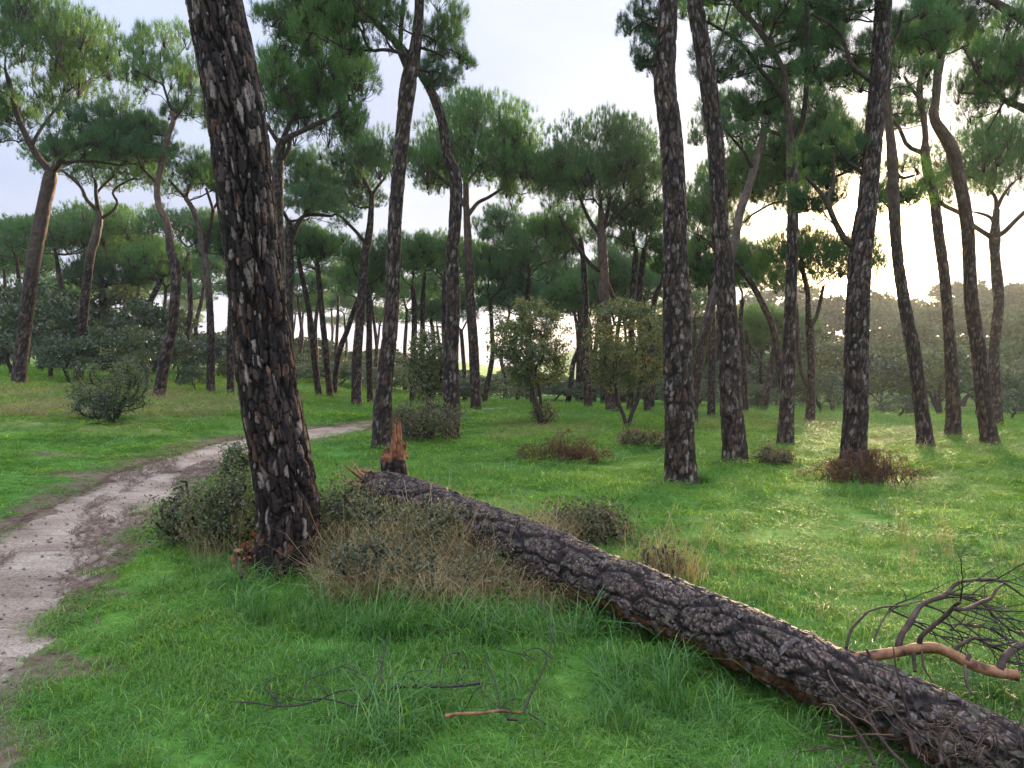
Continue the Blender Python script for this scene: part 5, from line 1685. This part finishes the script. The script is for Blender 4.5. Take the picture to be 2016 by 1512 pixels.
ground_branch('wiry dark twig curling through the grass below the thick leaning pine', [(700, 1398), (660, 1404), (620, 1425), (560, 1432), (500, 1424), (455, 1418)], 4, 2.5, 'twig_dark',
              [([(560, 1432), (540, 1420), (522, 1404), (535, 1395)], 0.05, 4), ([(620, 1425), (600, 1390), (640, 1375), (690, 1365)], 0.05, 3)], rng, extra=5)
ground_branch('small dark twig standing up in the grass in front of the thick trunk', [(476, 1172), (470, 1150), (462, 1125), (456, 1105)], 5, 3, 'twig_dark', [([(472, 1158), (485, 1140), (500, 1128)], 0.12, 3), ([(466, 1138), (452, 1120)], 0.1, 3)], rng, lift=0.10, extra=2)

# ------------------------------------------------------------------ grass: blades in clumps, scattered on the meadow


def blades(n, rad, hmin, hmax, wd, bend, rng, lean=0.3, palette=((1, 1, 1),)):
    a = rng.uniform(0, 6.28, n); r = rad * np.sqrt(rng.uniform(size=n))
    b = np.stack([r * np.cos(a), r * np.sin(a), np.full(n, -0.015)], 1)
    h = rng.uniform(hmin, hmax, n) * (0.6 + 0.4 * rng.uniform(size=n))
    az = rng.uniform(0, 6.28, n)
    hd = np.stack([np.cos(az), np.sin(az), 0 * az], 1)
    sdv = np.stack([-np.sin(az), np.cos(az), 0 * az], 1)
    l0 = lean * rng.uniform(0, 1, n)[:, None]; bd = bend * rng.uniform(0.2, 1.2, n)[:, None]
    w_ = (wd * rng.uniform(0.6, 1.2, n))[:, None]
    H_ = h[:, None]; up = np.array([[0, 0, 1.0]])
    p1 = b + H_ * 0.45 * (up + hd * l0)
    p2 = b + H_ * 0.82 * up * (1 - 0.25 * bd) + hd * H_ * (l0 * 0.85 + 0.35 * bd)
    p3 = b + H_ * up * (1 - 0.62 * bd) + hd * H_ * (l0 + 0.85 * bd)
    v = np.stack([b - sdv * w_ / 2, b + sdv * w_ / 2, p1 - sdv * w_ * .45, p1 + sdv * w_ * .45, p2 - sdv * w_ * .3, p2 + sdv * w_ * .3, p3], 1).reshape(-1, 3)
    i = np.arange(n)[:, None] * 7
    q = np.concatenate([i + np.array([[0, 1, 3, 2]]), i + np.array([[2, 3, 5, 4]])], 1).reshape(-1, 4)
    t = (i + np.array([[4, 5, 6]])).reshape(-1, 3)
    pl = np.array(palette)
    c = pl[rng.integers(0, len(pl), n)] * rng.uniform(0.75, 1.2, (n, 1))
    return v, t, q, np.repeat(c, 7, 0)


def clump(name, mat, **kw):
    g = Geo()
    v, t, q, c = blades(**kw)
    g.add(v, t, q, c)
    return bpy.data.objects.new(name, g.mesh(name, mat, True))


GP = ((1, 1, 1), (1, 1, 1), (0.85, 1.0, 1.1), (1.2, 1.05, 0.85), (0.5, 0.56, 0.6), (0.7, 0.8, 0.75), (1.5, 1.35, 1.8), (1.0, 1.0, 1.0), (1.5, 1.05, 1.3))


def scatter(name, kinds, P_, rot, scl, idx):
    col = bpy.data.collections.new(name + '_kinds')
    for k in kinds:
        col.objects.link(k)
    me = bpy.data.meshes.new(name)
    me.vertices.add(len(P_)); me.vertices.foreach_set('co', P_.astype(np.float32).ravel())
    a = me.attributes.new('rot', 'FLOAT_VECTOR', 'POINT'); a.data.foreach_set('vector', rot.astype(np.float32).ravel())
    a = me.attributes.new('scl', 'FLOAT_VECTOR', 'POINT'); a.data.foreach_set('vector', scl.astype(np.float32).ravel())
    a = me.attributes.new('idx', 'INT', 'POINT'); a.data.foreach_set('value', idx.astype(np.int32))
    o = link(name, me)
    ng = bpy.data.node_groups.new(name + ' scatter', 'GeometryNodeTree')
    ng.interface.new_socket('Geometry', in_out='INPUT', socket_type='NodeSocketGeometry')
    ng.interface.new_socket('Geometry', in_out='OUTPUT', socket_type='NodeSocketGeometry')
    gi, go = ng.nodes.new('NodeGroupInput'), ng.nodes.new('NodeGroupOutput')
    ci = ng.nodes.new('GeometryNodeCollectionInfo')
    ci.inputs['Collection'].default_value = col
    ci.inputs['Separate Children'].default_value = True
    ci.inputs['Reset Children'].default_value = True
    ip = ng.nodes.new('GeometryNodeInstanceOnPoints')
    ip.inputs['Pick Instance'].default_value = True

    def attr(nm, ty):
        n = ng.nodes.new('GeometryNodeInputNamedAttribute')
        n.data_type = ty
        n.inputs['Name'].default_value = nm
        return [q for q in n.outputs if q.enabled and q.name == 'Attribute'][0]
    ng.links.new(gi.outputs[0], ip.inputs['Points'])
    ng.links.new(ci.outputs[0], ip.inputs['Instance'])
    ng.links.new(attr('idx', 'INT'), ip.inputs['Instance Index'])
    ng.links.new(attr('rot', 'FLOAT_VECTOR'), ip.inputs['Rotation'])
    ng.links.new(attr('scl', 'FLOAT_VECTOR'), ip.inputs['Scale'])
    ng.links.new(ip.outputs[0], go.inputs[0])
    md = o.modifiers.new('scatter', 'NODES')
    md.node_group = ng
    return o


def wedge(d0, d1, dens, rng, marg=1.2, k=0.74):
    """random ground points in the part of the meadow that the picture shows (and a margin)"""
    area = k * (d1 ** 2 - d0 ** 2) + 2 * marg * (d1 - d0)
    n = int(area * dens)
    Y_ = np.sqrt(rng.uniform(d0 ** 2, d1 ** 2, n))
    X_ = rng.uniform(-1, 1, n) * (k * Y_ + marg)
    return X_, Y_


rng = np.random.default_rng(99)
XY = []
for (d0, d1, dens, sc, hz) in [(1.2, 4.0, 78, 0.9, 1.0), (4.0, 7.0, 46, 1.1, 1.0), (7.0, 12.0, 19, 1.65, 0.9), (12.0, 20.0, 9, 2.5, 0.7), (20.0, 34.0, 4.5, 3.8, 0.5), (34.0, 55.0, 2.0, 5.5, 0.45)]:
    X_, Y_ = wedge(d0, d1, dens, rng)
    XY.append(np.stack([X_, Y_, np.full(len(X_), sc), np.full(len(X_), hz)], 1))
XY = np.concatenate(XY)
sd = path_s(XY[:, 0], XY[:, 1]) + 0.22 * (fbm(XY[:, 0] * 2.5, XY[:, 1] * 2.5, 12) - 0.5)
lf = XY[:, 0] < path_lr(XY[:, 1])[0]
bare = fbm(XY[:, 0] * 1.3 + 4, XY[:, 1] * 1.3, 21)
kp = (sd > np.where(lf, 0.12, -0.02)) & ((sd > np.where(lf, 1.1, 0.4)) | (rng.uniform(size=len(sd)) < np.clip(0.5 + 0.7 * sd, 0, 1))) & ((bare < 0.73) | (rng.uniform(size=len(sd)) < 0.35))
XY, sd, lf = XY[kp], sd[kp], lf[kp]
n = len(XY)
tus = fbm(XY[:, 0] * 0.9, XY[:, 1] * 0.9, 41)
tus2 = fbm(XY[:, 0] * 3.0, XY[:, 1] * 3.0, 43, 2)
hs = 0.72 * (0.45 + 0.9 * sstep(0.3, 0.72, tus) + 0.55 * (tus2 - 0.5)) * XY[:, 3]
hs *= np.where(sd < 0.8, 0.45 + 0.55 * np.clip(sd / 0.8, 0, 1), 1.0)
hs *= np.where(lf & (XY[:, 1] < 16), 0.55, 1.0)
P_ = np.stack([XY[:, 0], XY[:, 1], terrain(XY[:, 0], XY[:, 1])], 1)
rot = np.stack([0.12 * rng.normal(size=n), 0.12 * rng.normal(size=n), rng.uniform(0, 6.28, n)], 1)
scl = np.stack([XY[:, 2], XY[:, 2], np.maximum(0.25, hs) * (1 + 0.25 * (XY[:, 2] - 1))], 1)
kinds = [clump('grass_clump', M['grass'], n=170, rad=0.20, hmin=0.04, hmax=0.12, wd=0.0048, bend=0.9, rng=rng, lean=0.65, palette=GP) for _ in range(4)]
tag(scatter('grass', kinds, P_, rot, scl, rng.integers(0, 4, n)), 'short bright green grass covering the meadow', 'grass', kind='stuff')

# longer arching tufts
L_ = []
for (d0, d1, dens) in [(1.2, 4.0, 2.2), (4.0, 8.0, 1.0), (8.0, 16.0, 0.4)]:
    X_, Y_ = wedge(d0, d1, dens, rng)
    L_.append(np.stack([X_, Y_], 1))
for (x0, x1, y0, y1, k) in [(470, 640, 1150, 1240, 20), (640, 900, 1170, 1270, 70), (860, 1180, 1160, 1270, 95), (1180, 1700, 1290, 1460, 40), (300, 480, 1040, 1180, 36), (1560, 1860, 925, 985, 30), (1020, 1200, 895, 930, 22), (700, 930, 880, 930, 26), (960, 1180, 845, 880, 26), (1660, 2016, 1290, 1400, 30), (640, 900, 1380, 1500, 20), (1290, 1390, 940, 968, 8), (1400, 1480, 905, 925, 8)]:
    for _ in range(k):
        h = ground_hit(rng.uniform(x0, x1), rng.uniform(y0, y1))
        L_.append(np.array([[h[0], h[1]]]))
L_ = np.concatenate(L_)
sd = path_s(L_[:, 0], L_[:, 1]); L_ = L_[sd > 0.5]
n = len(L_)
P_ = np.stack([L_[:, 0], L_[:, 1], terrain(L_[:, 0], L_[:, 1])], 1)
rot = np.stack([0.15 * rng.normal(size=n), 0.15 * rng.normal(size=n), rng.uniform(0, 6.28, n)], 1)
s_ = rng.uniform(0.55, 1.15, n)
scl = np.stack([s_, s_, s_ * rng.uniform(0.7, 1.1, n)], 1)
kinds = [clump('long_tuft', M['grass_long'], n=46, rad=0.11, hmin=0.14, hmax=0.32, wd=0.0052, bend=1.1, rng=rng, lean=0.7, palette=GP) for _ in range(3)]
tag(scatter('long_grass', kinds, P_, rot, scl, rng.integers(0, 3, n)), 'longer arching tufts of green grass among the lawn and along the log', 'grass', kind='stuff')

# straw coloured dry grass
D_ = []
for (x0, x1, y0, y1, k) in [(660, 900, 1040, 1200, 330), (860, 1090, 1070, 1210, 220), (640, 1120, 1080, 1150, 110), (390, 500, 1050, 1120, 24), (1270, 1380, 1110, 1160, 12), (620, 1150, 1120, 1210, 60), (0, 480, 768, 822, 520), (960, 1180, 828, 868, 70), (1350, 1640, 800, 850, 180), (1700, 2016, 830, 900, 60), (690, 720, 930, 990, 8), (560, 860, 765, 785, 120), (0, 480, 750, 770, 120)]:
    for _ in range(k):
        h = ground_hit(rng.uniform(x0, x1), rng.uniform(y0, y1))
        if h is not None:
            D_.append((h[0], h[1], 1.0 if h[1] < 9 else 1.7 if h[1] < 22 else 2.2))
X_, Y_ = wedge(1.3, 7.0, 2.6, rng)
for x, y in zip(X_, Y_):
    if path_s(x, y) > 0.3 and fbm(x * 0.8, y * 0.8, 55) > 0.52:
        D_.append((x, y, 0.42))
D_ = np.array(D_)
n = len(D_)
P_ = np.stack([D_[:, 0], D_[:, 1], terrain(D_[:, 0], D_[:, 1])], 1)
rot = np.stack([0.10 * rng.normal(size=n), 0.10 * rng.normal(size=n), rng.uniform(0, 6.28, n)], 1)
s_ = rng.uniform(0.7, 1.15, n)
scl = np.stack([s_ * D_[:, 2], s_ * D_[:, 2], s_ * np.where(D_[:, 2] > 1, 0.62, np.where((D_[:, 1] > 5.4) & (D_[:, 1] < 7.6), 1.35, 0.9))], 1)
kinds = [clump('dry_tuft', M['straw'], n=22, rad=0.13, hmin=0.22, hmax=0.56, wd=0.0034, bend=0.85, rng=rng, lean=0.75, palette=((1, 1, 1), (1.1, 1.0, 0.9), (0.8, 0.75, 0.7))) for _ in range(3)]
tag(scatter('dry_grass', kinds, P_, rot, scl, rng.integers(0, 3, n)), 'straw coloured dry grass on the bank and by the log', 'grass', kind='stuff')

# pine needles, bits of twig and small stones strewn over the path
rng = np.random.default_rng(8)
Y_ = np.concatenate([rng.uniform(1.5, 12, 9000), rng.uniform(12, 26, 3500)])
l, r = path_lr(Y_)
t_ = rng.uniform(-0.10, 1.16, len(Y_))
X_ = l + (r - l) * t_
cl = fbm((t_ * 1.6) * 2.6 + 0.2 * Y_, Y_ * 0.55, 91, 4) + 0.22 * np.abs(t_ - 0.5)
k = cl > 0.60
X_, Y_, t_ = X_[k], Y_[k], t_[k]
n = len(X_)
dx = (np.interp(Y_ + 0.3, PR[:, 0], PR[:, 1]) - np.interp(Y_, PR[:, 0], PR[:, 1])) / 0.3
a = np.arctan2(np.ones(n), dx) + 0.55 * rng.normal(size=n)
ln = rng.uniform(0.04, 0.15, n) * (1 + 0.05 * Y_); wd = rng.uniform(0.002, 0.0045, n) * (1 + 0.06 * Y_)
P0 = np.stack([X_, Y_, np.maximum(terrain0(X_, Y_) + 0.006, terrain(X_, Y_) + 0.004)], 1)
dv = np.stack([np.cos(a), np.sin(a), 0.06 * rng.normal(size=n)], 1); sv = np.stack([-np.sin(a), np.cos(a), 0 * a], 1)
v = np.stack([P0 - sv * wd[:, None], P0 + sv * wd[:, None], P0 + dv * ln[:, None] + sv * wd[:, None] * 0.6 + np.array([0, 0, 0.004]), P0 + dv * ln[:, None] - sv * wd[:, None] * 0.6 + np.array([0, 0, 0.004])], 1).reshape(-1, 3)
g = Geo(); g.add(v, None, np.arange(n * 4).reshape(-1, 4))
M['litter'] = plain_mat('fallen needles', [(0.3, (0.075, 0.045, 0.034)), (0.5, (0.15, 0.095, 0.070)), (0.7, (0.24, 0.165, 0.12))], 20.0, 0.85, 0.2)
tag(link('needle_litter', g.mesh('needle_litter', M['litter'], False)), 'brown fallen pine needles strewn over the dirt path', 'needle litter', kind='stuff')
g = Geo()
for _ in range(420):
    y = rng.uniform(2, 13); l, r = path_lr(y); x = l + (r - l) * rng.uniform(0.02, 0.98)
    s_ = rng.uniform(0.006, 0.020)
    d_ = np.array([(1, 0, 0), (0, 1, 0), (-1, 0, 0), (0, -1, 0), (0, 0, 0.7), (0, 0, -0.7)]) * s_ * rng.uniform(0.6, 1.3, (6, 3)) + np.array([x, y, float(terrain0(x, y)) + 0.002])
    g.add(d_, [(0, 1, 4), (1, 2, 4), (2, 3, 4), (3, 0, 4), (1, 0, 5), (2, 1, 5), (3, 2, 5), (0, 3, 5)])
M['pebble'] = plain_mat('small stone', [(0.3, (0.14, 0.115, 0.10)), (0.7, (0.36, 0.31, 0.28))], 12.0, 0.8, 0.25)
tag(link('pebbles', g.mesh('pebbles', M['pebble'], False)), 'small pale stones scattered on the dirt path', 'pebbles', kind='stuff')

# ------------------------------------------------------------------ the far wood: rounded trees on the rise at the right, scrub and pines beyond
rng = np.random.default_rng(314)
GW = 'rounded trees of the wood beyond the meadow on the right'
LW = 'rounded evergreen tree of the hazy wood beyond the meadow on the right'


def hill_tree(px, d, R, H, lab, grp, shp, name='wood_tree'):
    p = ray(px, 727.0)
    x, y = p[0] / p[1] * d, d
    return oak(lab, x, y, float(terrain(x, y)), R, H, shp, rng, grp, name)


# front edge of the wood, near enough to tell one tree from the next
for (px, d, R, H, k, lab) in [
    (1492, 40, 1.3, 1.5, 3, 'low grey bush at the wood edge behind the bent slanting pine'),
    (1640, 44, 2.2, 4.0, 0, 'dark round tree at the wood edge left of the big dark pine'),
    (1618, 37, 1.2, 2.2, 3, 'small dark tree against the wood, just left of the big dark pine'),
    (1742, 38, 1.7, 3.2, 1, 'round topped dark tree between the big dark pine and the curving pine'),
    (1770, 34, 1.0, 1.1, 3, 'low bush on the meadow edge left of the curving pine'),
    (1850, 40, 2.3, 3.8, 2, 'broad dark tree behind the curving and the slim crooked pine'),
    (1925, 42, 2.0, 3.4, 0, 'dark tree filling the gap behind the S-shaped pine'),
    (1992, 34, 1.2, 1.5, 3, 'grey green bush at the right picture edge by the candelabra pine'),
    (2030, 44, 2.2, 3.6, 1, 'dark tree at the wood edge cut by the right picture edge'),
    (1430, 46, 1.8, 3.0, 2, 'dark tree at the wood edge just left of the dark-barked pine'),
    (1345, 48, 1.6, 2.2, 3, 'low tree at the wood edge hidden by the grey-flecked pine'),
    (1700, 50, 2.0, 3.3, 1, 'dull tree at the wood edge behind the big dark pine')]:
    p = ray(px, 727.0)
    x, y = p[0] / p[1] * d, d
    oak(lab, x, y, float(terrain(x, y)), R, H, OAK[k], rng, 'bushes and small trees along the wood edge', 'edge_tree')
k = 0
for d in (55, 66, 80, 96, 114, 134, 156, 180):
    w_ = 4.4 * (1 + (d - 54) / 130)
    px = 1330 + rng.uniform(0, 60)
    while px < 2150:
        hill_tree(px, d + rng.uniform(-4, 4), w_ * rng.uniform(0.55, 1.3), w_ * rng.uniform(0.75, 1.75), LW, GW, FARW[k % 3])
        px += w_ * 1.8 * FPX / d * rng.uniform(0.8, 1.2)
        k += 1


def sreg(px):
    return 'under the thicket pines on the left' if px < 400 else 'just right of the thick leaning trunk' if px < 690 else 'behind the stump and dog-leg pine' if px < 920 else 'behind the pair of young oaks'


# scrub belt behind the meadow on the left and in the middle
GB = 'grey green scrub belt along the far edge of the meadow'
LB = 'grey green scrub bush in the belt along the far edge of the meadow'
for d in (44, 52, 64, 80, 100):
    w_ = 1.7 * (d / 44) ** 0.7
    dn = {44: 'front row', 52: 'second row', 64: 'third row', 80: 'fourth row', 100: 'last row'}[d]
    px = -120 + rng.uniform(0, 50)
    while px < 1380:
        dd = d + rng.uniform(-3, 3)
        if not (d == 44 and 250 > px):
            hill_tree(px, dd, w_ * rng.uniform(0.8, 1.3), w_ * rng.uniform(0.9, 1.45) * (1.15 if px < 620 else 0.72), 'grey green scrub bush at the far meadow edge ' + sreg(px), 'grey green scrub along the far meadow edge, ' + sreg(px), (OAK[2], OAK[3], OAK[0], OAK[2])[k % 4] if d < 70 else FARW[k % 3], 'scrub_bush')
        px += w_ * 1.7 * FPX / dd * rng.uniform(0.8, 1.4)
        k += 1

# pines far behind: five shapes, copied
PROTO = []
for s in range(6):
    r2 = np.random.default_rng(500 + s)
    hh = 6.5
    a = r2.uniform(0, 6.28)
    sw = r2.uniform(0.2, 0.9)
    ctl = np.array([(0, 0, -0.3, 0.17), (0.1 * sw, 0.05, 1.6, 0.16), (0.45 * sw * math.cos(a), 0.45 * sw * math.sin(a), 3.4, 0.14), (0.6 * sw * math.cos(a + 1), 0.6 * sw * math.sin(a + 1), 5.2, 0.12), (0.8 * sw * math.cos(a + 1.3), 0.8 * sw * math.sin(a + 1.3), hh, 0.09)])
    C_ = catmull(ctl, 36)
    g = Geo()
    bark_tube(g, C_[:, :3], C_[:, 3], 10, PAL_FAR, 5 + s, 0.09, 0.16, 0.008)
    tm = g.mesh('trunk', M['bark_far'])
    sk = Skeleton(); last = -1
    for q_ in range(36):
        last = sk.node(C_[q_, :3], last, True, 0, ok=q_ > 22)
    me, CC, R0, H0 = CR[('far1', 'far2', 'far1', 'far2', 'far1', 'far2')[s]]
    sR, sZ = r2.uniform(0.62, 0.85), r2.uniform(0.7, 0.95)
    loc = C_[-1, :3] + np.array([0, 0, 0.2])
    sk.grow(CC * np.array([sR, sR, sZ]) + loc, r2, seg=3)
    sk.radii(0.022, 2.3, cap=0.10)
    g = Geo()
    for gg, rr in limb_meshes(sk, None, 4):
        off = g.n
        for v_ in gg.v: g.v.append(v_)
        for q_ in gg.q: g.q.append(q_ + off); g.mq.append(np.zeros(len(q_), np.int32))
        g.n += gg.n
    PROTO.append((tm, g.mesh('limb', M['limb']), me, loc, (sR, sR, sZ)))

GF = 'small stone pines of the far stand beyond the meadow'
LFAR = 'small umbrella shaped pine of the far stand beyond the meadow'


def far_pine(x, y, s, rng, lab=LFAR, grp=GF):
    tm, lm, cm, loc, sc = PROTO[rng.integers(0, len(PROTO))]
    root = thing('far_pine', lab, 'tree', (x, y, float(terrain(x, y))), grp)
    root.rotation_euler[2] = rng.uniform(0, 6.28)
    root.scale = (s, s, s * rng.uniform(0.9, 1.12))
    link('trunk', tm, root)
    link('limb', lm, root)
    o = link('crown', cm, root, loc, None, sc)
    o['kind'] = 'stuff'


placed = []
for (px0, px1, d0, d1, n_, s0, s1) in [(-120, 520, 42, 75, 22, 0.85, 1.15), (520, 780, 48, 90, 12, 0.8, 1.05), (780, 1330, 42, 62, 17, 0.9, 1.2), (1320, 1480, 45, 80, 5, 0.8, 1.05), (-100, 700, 85, 140, 18, 0.85, 1.15), (1440, 1560, 50, 70, 4, 0.75, 0.95)]:
    c_ = 0; tries = 0
    while c_ < n_ and tries < 600:
        tries += 1
        px = rng.uniform(px0, px1); d = math.sqrt(rng.uniform(d0 ** 2, d1 ** 2))
        x = (px - 1008) / FPX * d
        if any(math.hypot(x - a, d - b) < 3.4 for a, b in placed):
            continue
        if 905 < px < 960 and d < 80 or 1080 < px < 1100:
            continue
        placed.append((x, d)); c_ += 1
        reg = ('over the oak thicket on the left' if px < 400 else 'past the right side of the thick leaning trunk' if px < 690 else 'between the dark pine and the dog-leg pine' if px < 900 else 'behind the yellow tinged young oak' if px < 1120 else 'behind the two-stemmed young oak' if px < 1330 else 'left of the big brushwood pine')
        far_pine(x, d, rng.uniform(s0, s1), rng, 'small umbrella pine far off ' + reg, 'small far stone pines seen ' + reg)

# ------------------------------------------------------------------ haze
if HAZE > 0:
    me = bpy.data.meshes.new('haze')
    x0, x1, y0, y1, z0, z1 = -230, 330, -40, 420, -14, 34
    vs = [(x, y, z) for z in (z0, z1) for y in (y0, y1) for x in (x0, x1)]
    fs = [(0, 2, 3, 1), (4, 5, 7, 6), (0, 1, 5, 4), (2, 6, 7, 3), (0, 4, 6, 2), (1, 3, 7, 5)]
    me.from_pydata(vs, [], fs); me.update()
    m, nt = new_mat('haze')
    pv = N(nt, 'ShaderNodeVolumePrincipled')
    pv.inputs['Color'].default_value = (0.92, 0.93, 0.96, 1)
    pv.inputs['Density'].default_value = HAZE
    pv.inputs['Anisotropy'].default_value = 0.4
    o = N(nt, 'ShaderNodeOutputMaterial')
    L(nt, pv.outputs[0], o.inputs['Volume'])
    me.materials.append(m)
    tag(link('haze', me), 'thin bright morning haze over the meadow', 'haze', kind='stuff')

print('TRIS', Geo.total)
